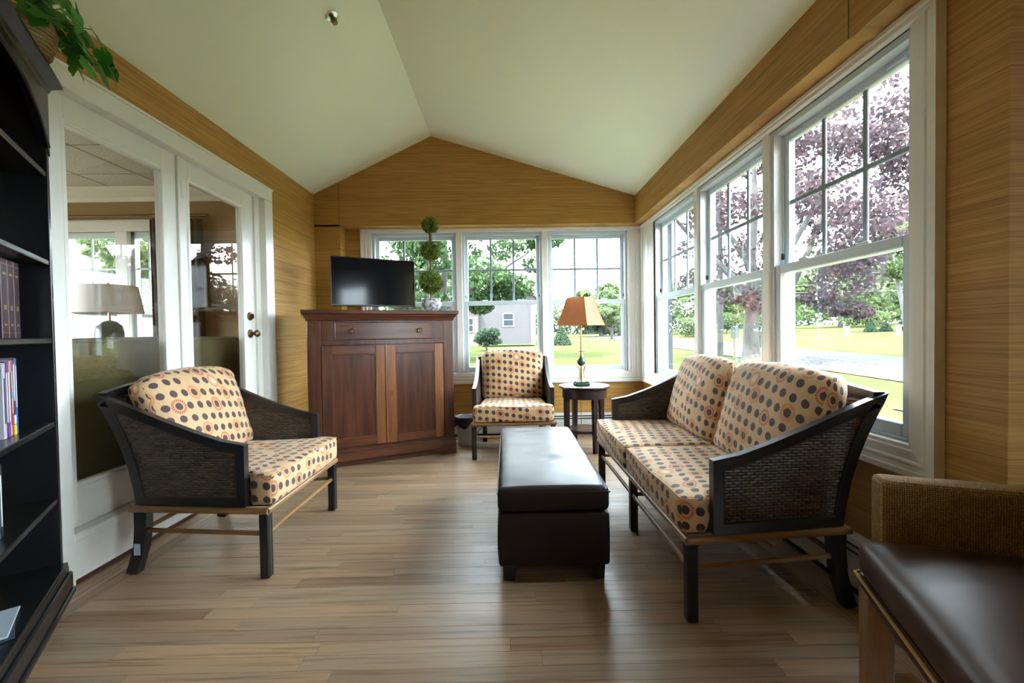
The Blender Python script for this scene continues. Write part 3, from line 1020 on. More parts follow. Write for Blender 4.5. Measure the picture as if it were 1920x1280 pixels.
def wicker_seat(name, label, modules, loc, rz, mod=.787, group=None, seed=1):
    """armchair (1 module) or loveseat (2): x across, y from the front rail backwards"""
    rd = random.Random(seed)
    root = thing(name, label, 'armchair' if modules == 1 else 'loveseat', loc, rz, group)
    HW = mod * modules / 2            # half distance between outer front legs
    OUT = HW + .022                   # outer half width
    INS = .062
    def sx(s, y, z):
        """x of the outer face of a side panel"""
        a = max(0, min(1, (y - .11) / .58))
        b = max(0, min(1, (z - .34) / .50))
        return s * (OUT - INS * a * (1 - b))
    # base rails
    MB().tube([(-OUT, .012, .320), (OUT, .012, .320)], .0165, 10).build('front_rail', 'rail_wood', root, smooth=True)
    MB().tube([(-OUT + INS, .690, .320), (OUT - INS, .690, .320)], .0165, 10).build('back_rail', 'rail_wood', root, smooth=True)
    for s in (-1, 1):
        MB().tube([(s * (OUT - .004), .004, .320), (s * (OUT - INS - .004), .698, .320)], .0165, 10).build('side_rail', 'rail_wood_y', root, smooth=True)
    # legs
    n = modules + 1
    for i in range(n):
        x = -HW + i * mod
        if 0 < i < n - 1:
            MB().box(x - .0215, x + .0215, .012, .055, 0, .306, .005).build('leg', 'black_wood', root)
        else:
            l = MB().box(x - .0225, x + .0225, .006, .051, 0, .306, .005)
            for q in (-.008, .008):
                l.box(x + q - .002, x + q + .002, .0045, .0065, .005, .30)
            l.build('leg', 'black_wood', root)
    for s in (-1, 1):
        x = s * (HW - INS)
        pts = [(x, .652, .306), (x, .654, .22), (x, .664, .13), (x, .688, .05), (x, .704, 0)]
        lg = MB().sweep_rect(pts, .044, [.060, .056, .052, .050, .050]).build('leg', 'black_wood', root)
        if s == -1 and modules == 1 and seed == 1:
            MB().box(x - .0235, x - .021, .655, .685, .095, .15).build('sticker', 'label_blue', lg, label='small pale blue sticker')
    # stretchers
    st = .0115
    for s in (-1, 1):
        MB().tube([(s * HW, .05, .208), (s * (HW - INS), .640, .208)], st, 8).build('stretcher', 'rail_wood_y', root, smooth=True)
    for i in range(modules):
        a = -HW + i * mod
        MB().tube([(a + .02, .028, .205), (a + mod - .02, .028, .205)], st, 8).build('stretcher', 'rail_wood', root, smooth=True)
    MB().tube([(-HW + INS, .665, .205), (HW - INS, .665, .205)], st, 8).build('stretcher', 'rail_wood', root, smooth=True)
    if modules == 2:
        MB().tube([(0, .05, .205), (0, .66, .205)], st, 8).build('stretcher', 'rail_wood_y', root, smooth=True)
    # deck under the cushions
    MB().box(-OUT + .07, OUT - .07, .03, .66, .318, .338).build('seat_deck', 'black_wood', root)
    # arms: dark frame with woven infill
    outer = ARM_TOP + REAR[1:] + [(.39, .340), (.110, .340)]
    NSEG = 12
    top = [lerp_poly(ARM_TOP, i / NSEG) for i in range(NSEG + 1)]
    rear = [lerp_poly(REAR, i / NSEG) for i in range(1, NSEG + 1)]
    bot = [(.668 + (.11 - .668) * i / 6, .340) for i in range(1, 7)]
    front = [(.11, .34 + (.632 - .34) * i / 5) for i in range(1, 5)]
    ring = top + rear + bot + front
    def offset(i):
        n_ = len(ring)
        p0, p1, p2 = Vector(ring[i - 1]), Vector(ring[i]), Vector(ring[(i + 1) % n_])
        def nrm(a, b):
            t = (b - a).normalized()
            return Vector((t.y, -t.x))       # inwards for this winding
        n1, n2 = nrm(p0, p1), nrm(p1, p2)
        m_ = (n1 + n2)
        m_ = m_ / max(.35, m_.length_squared / 2 if m_.length_squared else 1)
        return p1 + m_ * .042
    inn = [offset(i) for i in range(len(ring))]
    inpoly = [(p.x, p.y) for p in inn]
    TH = .036
    for s in (-1, 1):
        fr = MB()
        vs = []
        for (a, b), c in zip(ring, inn):
            x0, x1 = sx(s, a, b), sx(s, c.x, c.y)
            vs += [(x0, a, b), (x0 - s * TH, a, b), (x1 - s * TH, c.x, c.y), (x1, c.x, c.y)]
        N = len(ring)
        fs = []
        for i in range(N):
            j = (i + 1) % N
            for k in range(4):
                l = (k + 1) % 4
                fs.append((i * 4 + k, i * 4 + l, j * 4 + l, j * 4 + k))
        fr.add(vs, fs)
        # thin inner bead
        fr.tube([(sx(s, c.x, c.y) - s * .004, c.x, c.y) for c in inn], .005, 6, closed=True)
        arm = fr.build('arm', 'black_wood', root, smooth=True)
        wv = MB()
        for side, o0 in ((1, .010), (-1, TH - .010)):
            weave(wv, lambda u, v, o: (sx(s, u, v) - s * o0 + s * side * o, u, v), .14, .80, .36, .88, [(p[0] + .0, p[1]) for p in [(x + (.012 if x > .4 else -.012), z + (.012 if z > .6 else -.010)) for x, z in inpoly]], rnd=rd)
        wv.prism([(p[0], p[1]) for p in inpoly], 0, 1, 'X')
        nb = len(inpoly) * 2
        base = len(wv.v) - nb
        for k in range(nb):
            x_, y_, z_ = wv.v[base + k]
            wv.v[base + k] = (sx(s, y_, z_) - s * (.014 if k < nb // 2 else TH - .014), y_, z_)
        wv.build('arm_weave', 'wicker', arm, kind='stuff', fix=False)
    # back: woven panel between the rear edges, bowed, with a crowned top rail
    BOW = .026 if modules == 2 else .018
    def back(t, z, o):
        """t -1..1 across; z height"""
        ys = [p[1] for p in REAR][::-1]
        yy = float(np.interp(z, ys, [p[0] for p in REAR][::-1]))
        yy += max(0, z - .884) * .45
        k = (z - .34) / .55
        y_ = yy - .03 + BOW * (1 - t * t) * max(0, min(1, k)) + o
        x = t * (abs(sx(1, yy, min(z, .884))) - .018)
        return (x, y_, z)
    def ztop(t):
        return .884 + .032 * (1 - t * t)
    rail = [back(-1 + 2 * i / 24, ztop(-1 + 2 * i / 24) - .018, .014) for i in range(25)]
    bk = MB().sweep_rect(rail, .042, .040, (0, 1, 0))
    bk = bk.build('back_frame', 'black_wood', root)
    MB().sweep_rect([back(-1 + 2 * i / 8, .36, .012) for i in range(9)], .036, .04, (0, 1, 0)).build('lower_back_rail', 'black_wood', root)
    wv = MB()
    Wd = OUT * 2
    poly = [(-OUT + .03, .37), (OUT - .03, .37), (OUT - .03, .862)] + [(OUT * (1 - 2 * i / 10) * .96, ztop(1 - 2 * i / 10) - .03) for i in range(11)] + [(-OUT + .03, .862)]
    for sd, o0 in ((1, .018), (-1, .006)):
        weave(wv, lambda u, v, o: back(u / OUT, v, o0 + sd * o), -OUT, OUT, .37, .93, poly, cw=.05, ch=.017, h=.005, rnd=rd)
    nx = 16
    for i in range(nx):
        a, b = -1 + 2 * i / nx, -1 + 2 * (i + 1) / nx
        for j in range(6):
            za, zb = .37 + (ztop(a) - .40) * j / 6, .37 + (ztop(a) - .40) * (j + 1) / 6
            wv.add([back(a, za, .012), back(b, za, .012), back(b, zb, .012), back(a, zb, .012)], [(0, 1, 2, 3)])
    wv.build('back_weave', 'wicker', bk, kind='stuff', fix=False)
    # seat cushions: T shaped at the outer ends so that they run in front of the arms
    for i in range(modules):
        x0 = -HW + i * mod - (.012 if i == 0 else 0) + .003
        x1 = -HW + (i + 1) * mod + (.012 if i == modules - 1 else 0) - .003
        cx, hx = (x0 + x1) / 2, (x1 - x0) / 2
        hy, hz = .295, .073
        tl, tr_ = i == 0, i == modules - 1
        o = rd.uniform(0, 10)
        def shape(p, cx=cx, hx=hx, tl=tl, tr_=tr_, o=o):
            yy = p.y + hy - .012
            s = max(0, min(1, (yy - .085) / .03))
            s = s * s * (3 - 2 * s)
            cut = .048 * s + .05 * max(0, (yy - .12)) / .6 * .9 * s
            x = p.x
            if x < 0 and tl:
                x *= 1 - cut / hx
            if x > 0 and tr_:
                x *= 1 - cut / hx
            a, b = p.x / hx, p.y / hy
            bul = (1 - a ** 4) * (1 - b ** 4)
            z = p.z
            if p.z > 0:
                z += .010 * bul
            w = mnoise.noise(Vector((p.x * 5 + o, p.y * 5, p.z * 5))) * .004
            return (cx + x + w * .5, yy + w * .6 - .006 * (1 - a ** 4) * (1 if b < -.9 else 0), .337 + hz + z + w)
        du = rd.uniform(0, .5)
        def uvf(ax, sg, p, hy=hy, hz=hz, du=du):
            if ax == 2:
                return (p[0] + du, p[1] * sg)
            if ax == 1:
                return (p[0] + du, (-hy - (hz - p[2])) * 1.0 if sg < 0 else hy + hz - p[2])
            return (p[1] * sg + du + .3, p[2])
        c = soft('seat_cushion', *grid_box(hx, hy, hz, .030, (26, 18, 4), shape, uvf), 'dot_fabric', root)
        # welt along the top front edges
        wl = []
        for t in np.linspace(-1, 1, 17):
            wl.append(shape(Vector((t * (hx - .012), -hy + .008, hz - .008))))
        for t in np.linspace(-1, .9, 9)[1:]:
            wl.append(shape(Vector((hx - .010, t * hy, hz - .008))))
        wl = [shape(Vector((-hx + .010, t * hy, hz - .008))) for t in np.linspace(.9, -.97, 9)] + wl[1:]
        MB().tube(wl, .0034, 6).build('piping', 'cushion_welt', c, smooth=True)
    # back cushions, leaning on the woven back
    for i in range(modules):
        inset = .036
        x0 = -HW + i * mod + (inset if i == 0 else .006)
        x1 = -HW + (i + 1) * mod - (inset if i == modules - 1 else .006)
        cx, hx = (x0 + x1) / 2, (x1 - x0) / 2
        hy, hz = .085, .245
        lean = R_(17)
        o = rd.uniform(0, 10)
        turn = (rd.uniform(-.02, .02) if modules == 1 else (-.03, .02)[i])
        def shape(p, cx=cx, hx=hx, o=o, turn=turn):
            a, b = p.x / hx, p.z / hz
            y = p.y
            # pillow: thin towards the side and top edges, fat in the middle
            th = (1 - .45 * abs(a) ** 5) * (1 - .40 * max(0, b) ** 4)
            y = y * th * (1 + .35 * (1 - a * a) * (1 - b * b))
            x = p.x * (1 + .02 * b - .03 * (1 - b * b))
            z = p.z
            if b > 0:
                z += .030 * (1 - a ** 2) * b - .018 * abs(a) ** 6 * b
            w = mnoise.noise(Vector((p.x * 7 + o, p.y * 5, p.z * 5 + o))) * .007
            w += mnoise.noise(Vector((p.x * 16 + o, p.z * 26, o))) * .0045 * (abs(a) ** 2 + abs(b) ** 2)
            y += w * (1 if p.y < 0 else .3)
            # dog-eared upper corners
            ear = max(0, abs(a) - .72) / .28 * max(0, b - .6) / .4
            y += -.022 * ear * math.sin(a * 14)
            z += .014 * ear * math.sin(a * 23)
            Y = y * math.cos(lean) + z * math.sin(lean)
            Z = z * math.cos(lean) - y * math.sin(lean)
            X = x * math.cos(turn) - Y * math.sin(turn)
            return (cx + X, .600 + Y + x * math.sin(turn), .705 + Z)
        du = rd.uniform(0, .5)
        def uvf(ax, sg, p, hz=hz, hy=hy, du=du):
            if ax == 1:
                return (p[0] + du, p[2] * (1 if sg < 0 else -1))
            if ax == 2:
                return (p[0] + du, hz + (p[1] + hy) if sg > 0 else -hz - p[1] - hy)
            return (sg * .4 + p[1] + du, p[2])
        soft('back_cushion', *grid_box(hx, hy, hz, .052, (26, 4, 20), shape, uvf), 'dot_fabric', root)
    return root
plain('cushion_welt', (0.52, 0.33, 0.16), 0.7)

# loveseat: its front faces -X, so local x -> -Y ... local y -> +X
wicker_seat('wicker_loveseat', 'two-seat dark wicker loveseat with dotted cushions under the road-side windows', 2, (.676, 2.487, 0), -math.pi / 2 + .006, seed=3)
# left armchair faces +X (local y -> -X)
wicker_seat('wicker_armchair', 'wicker armchair with dotted cushions in front of the glazed doors', 1, (-1.128, 2.468, 0), math.pi / 2, group='wicker armchairs with dotted cushions', seed=1)
# far armchair faces the camera
wicker_seat('wicker_armchair', 'wicker armchair with dotted cushions under the far windows', 1, (.048, 3.915, 0), 0, mod=.712, group='wicker armchairs with dotted cushions', seed=2)

# ------------------------------------------------------------------ storage bench
ot = thing('storage_bench', 'long dark brown leather storage bench in the middle of the floor', 'bench', (.20, 1.965, 0), 0)
def bench_shape(p):
    b = 1 + .012 * math.sin((p.z + .12) / .24 * math.pi)
    w = mnoise.noise(Vector((p.x * 6, p.y * 6, p.z * 9))) * .003
    return (p.x * b + w, .645 + p.y + w, .20 + p.z)
soft('body', *grid_box(.253, .645, .122, .014, (10, 22, 6), bench_shape, lambda a, s, p: (p[0], p[1])), 'leather_espresso', ot)
def lid_shape(p):
    a, b = p.x / .255, p.y / .650
    z = p.z
    if z > 0:
        z += .014 * (1 - a ** 4) * (1 - b ** 6)
        z += -.008 * math.exp(-((p.x - .02) ** 2 / .004 + (p.y + .22) ** 2 / .002)) - .009 * math.exp(-((p.x + .09) ** 2 / .004 + (p.y - .50) ** 2 / .003))
        z += mnoise.noise(Vector((p.x * 4, p.y * 9, 3))) * .0035
    return (p.x, .645 + p.y, .382 + z)
lid = soft('lid', *grid_box(.255, .650, .056, .026, (18, 40, 4), lid_shape, lambda a, s, p: (p[0], p[1])), 'leather_espresso', ot)
ring_ = [(-.243, -.642), (.243, -.642), (.243, .642), (-.243, .642)]
pts = []
for i in range(4):
    a, b = Vector((*ring_[i], 0)), Vector((*ring_[(i + 1) % 4], 0))
    for k in range(10):
        q = a.lerp(b, k / 10)
        pts.append((q.x * 1.045, .645 + q.y * 1.008, .416))
MB().tube(pts, .0035, 6, closed=True).build('seam', 'leather_espresso', lid, smooth=True)
for sx_ in (-1, 1):
    for yy in (.05, 1.24):
        x0 = sx_ * .20
        MB().sweep_rect([(x0, yy, .085), (x0 + sx_ * .008, yy, 0)], [.070, .048], [.060, .042]).build('foot', 'black_wood', ot)

# ------------------------------------------------------------------ cherry cabinet, set across the corner (local x along the front, y into the corner)
CA = math.atan2(.419, .908)
cab = thing('cabinet', 'tall reddish cherry cabinet with two panelled doors across the corner', 'cabinet', (-.517, 4.193, 0), CA)
CW, CDP = 1.262, .50
b = MB()
b.box(-CW, 0, .02, CDP, .13, 1.265)                                  # carcass
b.box(-CW, -CW + .105, -.002, .03, .13, 1.265, .004).box(-.095, 0, -.002, .03, .13, 1.265, .004)   # corner stiles
b.box(-CW + .10, -.09, .0, .03, 1.255, 1.268).box(-CW + .10, -.09, .0, .03, 1.055, 1.098, .003)
b.box(-CW + .105, -CW + .215, .0, .03, 1.095, 1.258, .002).box(-.195, -.095, .0, .03, 1.095, 1.258, .002)
b.box(-CW + .10, -.09, .0, .03, .13, .166, .003)
body = b.build('body', 'cherry', cab)
base = MB()
base.box(-CW - .012, .012, -.016, CDP, .055, .128, .004)
base.box(-CW - .008, .008, -.010, CDP, .128, .142, .005)
base.prism([(-CW - .012, 0), (-CW + .13, 0), (-CW + .19, .055), (-CW - .012, .056)], -.016, .02, 'Y')
base.prism([(.012, 0), (-.13, 0), (-.19, .055), (.012, .056)], -.016, .02, 'Y')
base.box(-.01, .012, .02, CDP, 0, .06).box(-CW - .012, -CW + .01, .02, CDP, 0, .06)
base.box(-CW + .02, -.02, .03, .05, 0, .06)
base.build('plinth', 'cherry_h', cab)
prof = [(.0, 1.262), (-.006, 1.272), (-.010, 1.288), (-.024, 1.304), (-.030, 1.318), (-.044, 1.326), (-.046, 1.350), (-.040, 1.356)]
vs, fs = [], []
for o, z in prof:
    vs += [(-CW + o, CDP, z), (-CW + o, o, z), (-o, o, z), (-o, CDP, z)]
for i in range(len(prof) - 1):
    for k in range(3):
        fs.append((i * 4 + k, i * 4 + k + 1, i * 4 + 5 + k, i * 4 + 4 + k))
fs.append(tuple(len(vs) - 4 + k for k in range(4)))
MB().add(vs, fs).build('cornice', 'cherry_h', cab)
dr = MB().box(-1.045, -.197, -.004, .02, 1.102, 1.250, .003).build('drawer', 'cherry_h', cab)
MB().box(-1.049, -.193, .0, .004, 1.098, 1.254).build('drawer_gap', 'dark_gap', cab)
for x in (-.911, -.322):
    k = MB().lathe([(.010, 0), (.010, .010), (.020, .014), (.023, .020), (.018, .027), (.012, .026), (.010, .029), (.003, .030)], 18)
    k.v = [(x + a, -.004 - c, 1.176 + b_) for a, b_, c in k.v]
    k.build('knob', 'bronze', dr, smooth=True)
def cab_door(x0, x1, pale_l, pale_r):
    z0, z1 = .170, 1.050
    f = MB().box(x0, x1, .004, .022, z0, z1).build('door', 'cherry_h', cab)
    sw = .083
    MB().box(x0, x0 + sw, -.006, .012, z0, z1, .003).build('stile', pale_l, f)
    MB().box(x1 - sw, x1, -.006, .012, z0, z1, .003).build('stile', pale_r, f)
    MB().box(x0 + sw, x1 - sw, -.005, .012, z0, z0 + .072, .002).build('rail', 'cherry_h', f)
    MB().box(x0 + sw, x1 - sw, -.005, .012, z1 - .075, z1, .002).build('rail', 'cherry_h', f)
    a, c, e, g = x0 + sw, x1 - sw, z0 + .072, z1 - .075
    mo = MB()
    mo.box(a, a + .010, -.003, .01, e, g, .003).box(c - .010, c, -.003, .01, e, g, .003).box(a, c, -.003, .01, e, e + .010, .003).box(a, c, -.003, .01, g - .010, g, .003)
    mo.build('moulding', 'cherry_h', f)
    MB().box(a + .010, c - .010, .002, .012, e + .010, g - .010).build('panel', 'cherry', f)
    return f
cab_door(-1.155, -.632, 'cherry', 'cherry_pale')
d = cab_door(-.624, -.100, 'cherry_pale', 'cherry_pale')
MB().prism([(-.588, .590), (-.572, .590), (-.570, .625), (-.580, .640), (-.590, .625)], -.009, -.005, 'Y').build('key_plate', 'bronze', d)
MB().tube([(-.628, -.006, .17), (-.628, -.006, 1.05)], .006, 8).build('meeting_bead', 'cherry_pale', d, smooth=True)

# television on the cabinet
tvx0, tvy0, tvx1, tvy1 = -1.556, 3.92, -.886, 4.29
TA = math.atan2(tvy1 - tvy0, tvx1 - tvx0)
TW = math.hypot(tvx1 - tvx0, tvy1 - tvy0)
tv = thing('television', 'black flat-screen television on top of the cherry cabinet', 'television', ((tvx0 + tvx1) / 2, (tvy0 + tvy1) / 2, 1.357), TA)
MB().box(-TW / 2, TW / 2, 0, .035, .046, .492, .006).box(-TW * .33, TW * .33, .03, .07, .09, .40, .02).build('case', 'tv_plastic', tv)
MB().box(-TW / 2 + .008, TW / 2 - .008, -.0015, .002, .062, .484).build('screen', 'tv_screen', tv)
MB().box(TW / 2 - .035, TW / 2 - .008, -.002, .002, .051, .056).build('maker_mark', 'sign_metal', tv)
MB().prism([(-.02, .05), (.02, .05), (.03, .006), (-.03, .006)], .01, .03, 'Y').box(-.14, .14, -.05, .10, 0, .008, .003).build('stand', 'tv_plastic', tv)

# topiary in a painted pot
def leaf_ball(mb, c, r, n, size, rd):
    for i in range(n):
        zz = 1 - 2 * (i + .5) / n
        ph = i * 2.399963
        q = math.sqrt(max(0, 1 - zz * zz))
        d_ = Vector((q * math.cos(ph), q * math.sin(ph), zz))
        p = Vector(c) + d_ * r * rd.uniform(.86, 1.03)
        nrm = (d_ + Vector((rd.uniform(-.8, .8), rd.uniform(-.8, .8), rd.uniform(-.8, .8)))).normalized()
        t = nrm.cross(Vector((rd.random(), rd.random(), rd.random() + .1))).normalized()
        u = nrm.cross(t)
        l, w = size * rd.uniform(.8, 1.35), size * .60
        tip = d_ * size * .75
        mb.add([p - t * l * .5, p + u * w * .5, p + t * l * .5 + tip, p - u * w * .5], [(0, 1, 2, 3)])
tp = thing('topiary', 'three-ball artificial boxwood topiary in a blue and white pot on the cabinet', 'topiary', (-.729, 4.27, 1.357))
pot = MB().lathe([(.052, 0), (.056, .004), (.082, .030), (.098, .062), (.097, .085), (.088, .102), (.094, .112), (.097, .118), (.092, .122), (.082, .116), (.080, .106)], 28, cap=False)
pot.lathe([(.001, .104), (.082, .104)], 28, cap=False)
pot.build('pot', 'delft_pot', tp, smooth=True)
rd = random.Random(7)
pts = [(rd.uniform(-.004, .004), rd.uniform(-.004, .004), z) for z in np.linspace(.08, .80, 13)]
MB().tube(pts, [.013 * rd.uniform(.9, 1.25) for _ in pts], 8).build('stem', 'twig', tp, smooth=True)
for z, r, n in ((.284, .106, 1050), (.582, .085, 720), (.831, .068, 480)):
    m_ = MB()
    leaf_ball(m_, (0, 0, z), r, n, .025, rd)
    m_.lathe([(.001, z - r * .86)] + [(r * .80 * math.cos(a), z + r * .80 * math.sin(a)) for a in np.linspace(-1.4, 1.4, 9)] + [(.001, z + r * .86)], 16, cap=False)
    m_.build('foliage_ball', 'leaf_boxwood', tp, fix=False, kind='stuff')

# round side table
tb = thing('side_table', 'small round dark wood side table under the brass lamp', 'side table', (.742, 4.25, 0), 0)
MB().lathe([(.01, .598), (.236, .598), (.246, .606), (.247, .614), (.240, .621), (.01, .621)], 48).build('table_top', 'dark_table', tb, smooth=True)
MB().lathe([(.205, .505), (.213, .505), (.213, .598), (.205, .598)], 48, cap=False).build('apron', 'dark_table', tb, smooth=True)
MB().lathe([(.01, .188), (.168, .188), (.172, .194), (.168, .203), (.01, .203)], 40).build('shelf', 'dark_table', tb, smooth=True)
for k in range(4):
    a = R_(-70 + 90 * k)
    c, s = math.cos(a), math.sin(a)
    MB().sweep_rect([(c * .190, s * .190, .60), (c * .192, s * .192, .30), (c * .196, s * .196, 0)], [.046, .042, .034], [.046, .042, .034], (-s, c, 0)).build('leg', 'dark_table', tb)

# brass lamp with a square silk shade
lp = thing('table_lamp', 'brass table lamp with a rust-coloured square silk shade', 'lamp', (.718, 4.25, .621), R_(8))
bs = MB().box(-.072, .072, -.052, .052, 0, .022, .006).box(-.064, .064, -.046, .046, .022, .038, .005)
bs.build('base', 'marble_green', lp)
for k in range(3):
    a = R_(90 + 120 * k)
    c, s = math.cos(a), math.sin(a)
    MB().tube([(c * r, s * r, z) for r, z in ((.050, .038), (.046, .050), (.030, .085), (.023, .12), (.026, .15), (.038, .185), (.040, .20))], .0045, 8).build('leg', 'brass', lp, smooth=True)
MB().lathe([(.007, .038), (.007, .19)], 10).build('centre_post', 'brass', lp, smooth=True)
MB().lathe([(.006, .186), (.020, .190), (.036, .208), (.041, .232), (.036, .252), (.020, .272), (.013, .290), (.010, .306)], 24).build('urn', 'marble_green', lp, smooth=True)
MB().lathe([(.016, .268), (.022, .276), (.014, .300), (.009, .312), (.009, .324), (.034, .328), (.039, .334), (.034, .336), (.008, .332)], 24).build('collar', 'brass', lp, smooth=True)
MB().lathe([(.0085, .332), (.0085, .86), (.004, .868), (.009, .876), (.004, .890), (.001, .895)], 12).build('stem', 'brass', lp, smooth=True)
MB().lathe([(.006, -.006), (.006, .006)], 8, (0, -.012, .45)).build('switch', 'brass', lp)
hb, ht, z0, z1 = .245, .135, .580, .848
def sq(h, z, k=.78):
    # diamond turned towards the room, slightly deeper than wide
    return [(0, -h * k, z), (h, 0, z), (0, h * k, z), (-h, 0, z)]
vs = []
NL = 8
for i in range(NL + 1):
    t = i / NL
    h = hb + (ht - hb) * (t ** .85)
    vs += sq(h, z0 + (z1 - z0) * t)
fs = [(i * 4 + k, i * 4 + (k + 1) % 4, i * 4 + 4 + (k + 1) % 4, i * 4 + 4 + k) for i in range(NL) for k in range(4)]
sh = MB().add(vs, fs).build('shade', 'silk_shade', lp, fix=False)
for h, z in ((hb, z0), (ht, z1)):
    MB().tube(sq(h, z), .004, 6, closed=True).build('shade_trim', 'silk_shade', sh, smooth=True)
for k in range(4):
    MB().tube([vs[i * 4 + k] for i in range(NL + 1)], .003, 6).build('shade_seam', 'silk_shade', sh, smooth=True)
MB().tube([(-ht * .97, 0, z1 - .004), (ht * .97, 0, z1 - .004)], .0025, 6).tube([(0, -ht * .75, z1 - .004), (0, ht * .75, z1 - .004)], .0025, 6).build('spider', 'brass', sh)
# lamp flex hanging down the wall behind the table
tag(MB().tube([(.76, 4.40, .63), (.76, 4.53, .615), (.76, 4.56, .42), (.765, 4.57, .20), (.78, 4.60, .06), (.80, 4.68, .006)], .003, 6).build('lamp_cord', 'brass', None, smooth=True),
    'thin gold lamp cord hanging behind the side table', 'cord')

# waste basket with a black liner
wb = thing('waste_basket', 'small pale waste basket with a black liner between cabinet and armchair', 'waste basket', (-.432, 4.50, 0))
MB().lathe([(.078, 0), (.082, .004), (.108, .285), (.112, .288), (.105, .288), (.078, .01)], 28, cap=False).lathe([(.001, .004), (.08, .004)], 28, cap=False).build('bin', 'bin_plastic', wb, smooth=True)
ln = []
rd = random.Random(3)
seg = 36
prof = [(.085, .10), (.104, .27), (.112, .294), (.119, .292), (.122, .262), (.121, .20)]
vs = []
for i, (r, z) in enumerate(prof):
    for k in range(seg):
        w = (rd.uniform(-.004, .005) if i > 2 else 0)
        dz = (math.sin(k * .9) * .02 + rd.uniform(-.012, .012)) if i >= 4 else 0
        vs.append(((r + w) * math.cos(2 * math.pi * k / seg), (r + w) * math.sin(2 * math.pi * k / seg), z + dz))
fs = [(i * seg + k, i * seg + (k + 1) % seg, (i + 1) * seg + (k + 1) % seg, (i + 1) * seg + k) for i in range(len(prof) - 1) for k in range(seg)]
MB().add(vs, fs).build('liner', 'bin_liner', wb, fix=False, smooth='all')
tag(MB().tube([(-.62, 4.62, .05), (-.585, 4.60, .012), (-.56, 4.56, .008), (-.60, 4.52, .008), (-.585, 4.47, .008), (-.55, 4.50, .010)], .005, 6).build('electric_cable', 'dark_gap', None, smooth=True),
    'black power cord lying on the floor beside the cabinet', 'cord')
plug = thing('power_plug', 'small white plug on the floor beside the waste basket', 'plug', (-.545, 4.50, .0))
MB().box(-.022, .022, -.017, .017, 0, .034, .008).build('plug_body', 'bin_plastic', plug)
MB().box(.022, .040, -.009, -.006, .014, .020).box(.022, .040, .006, .009, .014, .020).build('prong', 'brass', plug)

# ------------------------------------------------------------------ black bookcase, turned away at the left edge
BA = R_(123.5)
bc = thing('bookcase', 'tall black wooden bookcase with an arched top at the left edge', 'bookcase', (-1.79, 1.705, 0), BA)
BWID, BDEP = .98, .235
SX = .160
SHZ = (.205, .482, .800, 1.146, 1.466, 1.828)
b = MB()
b.box(SX, SX + .024, 0, BDEP, .05, 2.165, .002).box(-BWID, -BWID + .024, 0, BDEP, .05, 2.165, .002)
b.build('side_panel', 'bookcase_black', bc)
MB().box(-BWID, SX + .024, BDEP - .012, BDEP, .05, 2.165).build('back_panel', 'bookcase_black', bc)
for z in SHZ:
    MB().box(-BWID + .024, SX, .004 if z > .3 else -.02, BDEP - .012, z - .022, z, .003).build('shelf', 'bookcase_black', bc)
MB().box(-BWID - .012, SX + .036, -.035, BDEP, .06, .085, .005).box(-BWID - .006, SX + .03, -.028, BDEP, .085, .155, .006).box(-BWID, SX + .024, -.018, BDEP, .155, .185, .006).build('plinth', 'bookcase_black', bc)
for x in (SX - .01, -BWID + .03):
    MB().sweep_rect([(x, .02, .06), (x, .02, 0)], [.06, .045], [.06, .045]).build('foot', 'bookcase_black', bc)
mid = (SX - BWID) / 2
hw = (SX + BWID) / 2
arch = [(SX + .024, 1.90), (SX + .024, 2.165), (-BWID, 2.165), (-BWID, 1.90)]
cur = []
for i in range(21):
    t = -1 + 2 * i / 20
    cur.append((mid + t * (hw - .004), 1.93 + .185 * (1 - abs(t) ** 3.2)))
MB().prism(cur + arch, -.004, .018, 'Y').build('arched_valance', 'bookcase_black', bc)
MB().tube([(x, -.006, z) for x, z in cur], .007, 8).build('arch_bead', 'bookcase_black', bc, smooth=True)
prof = [(0, 2.155), (.008, 2.165), (.012, 2.180), (.034, 2.198), (.042, 2.204), (.042, 2.216), (.030, 2.220)]
vs, fs = [], []
for o, z in prof:
    vs += [(SX + .024 + o, BDEP, z), (SX + .024 + o, -o, z), (-BWID - o, -o, z), (-BWID - o, BDEP, z)]
for i in range(len(prof) - 1):
    for k in range(3):
        fs.append((i * 4 + k, i * 4 + k + 1, i * 4 + 5 + k, i * 4 + 4 + k))
fs.append(tuple(len(vs) - 4 + k for k in range(4)))
MB().add(vs, fs).build('cornice', 'bookcase_black', bc)

# books: each stands in bookcase coordinates, spine towards the room
def bc_world(x, y, z):
    return (-1.79 + x * math.cos(BA) - y * math.sin(BA), 1.705 + x * math.sin(BA) + y * math.cos(BA), z)
BOOKCOL = {}
def book(x, z, th, dep, hgt, col, label, name='book', group=None, yf=.03, title=None, lean=0.0, band=None, rough=.4):
    key = 'cover_%02d' % (len(BOOKCOL) + 1) if col not in BOOKCOL else BOOKCOL[col]
    if col not in BOOKCOL:
        BOOKCOL[col] = key
        plain(key, col, rough, var=.06)
    bk = thing(name, label, 'book', bc_world(x, yf, z), BA, group)
    bk.rotation_euler = (0, 0, BA)
    t = .0025
    MB().box(0, th, 0, dep, 0, hgt, .002).build('cover', key, bk)
    MB().box(t, th - t, .006, dep + .001, hgt - .002, hgt + .0006).build('page_block', 'paper', bk)
    if title:
        for za, zb, wd, mat in title:
            MB().box(th * (.5 - wd / 2), th * (.5 + wd / 2), -.0008, .001, hgt * za, hgt * zb).build('spine_print', mat, bk)
    return bk
plain('paper', (.60, .56, .48), .8)
plain('gold_print', (.50, .34, .12), .35, .6)
plain('white_print', (.72, .72, .70), .5)
plain('yellow_print', (.75, .52, .03), .5)
plain('black_print', (.015, .015, .02), .5)
plain('skyblue_print', (.10, .34, .60), .5)
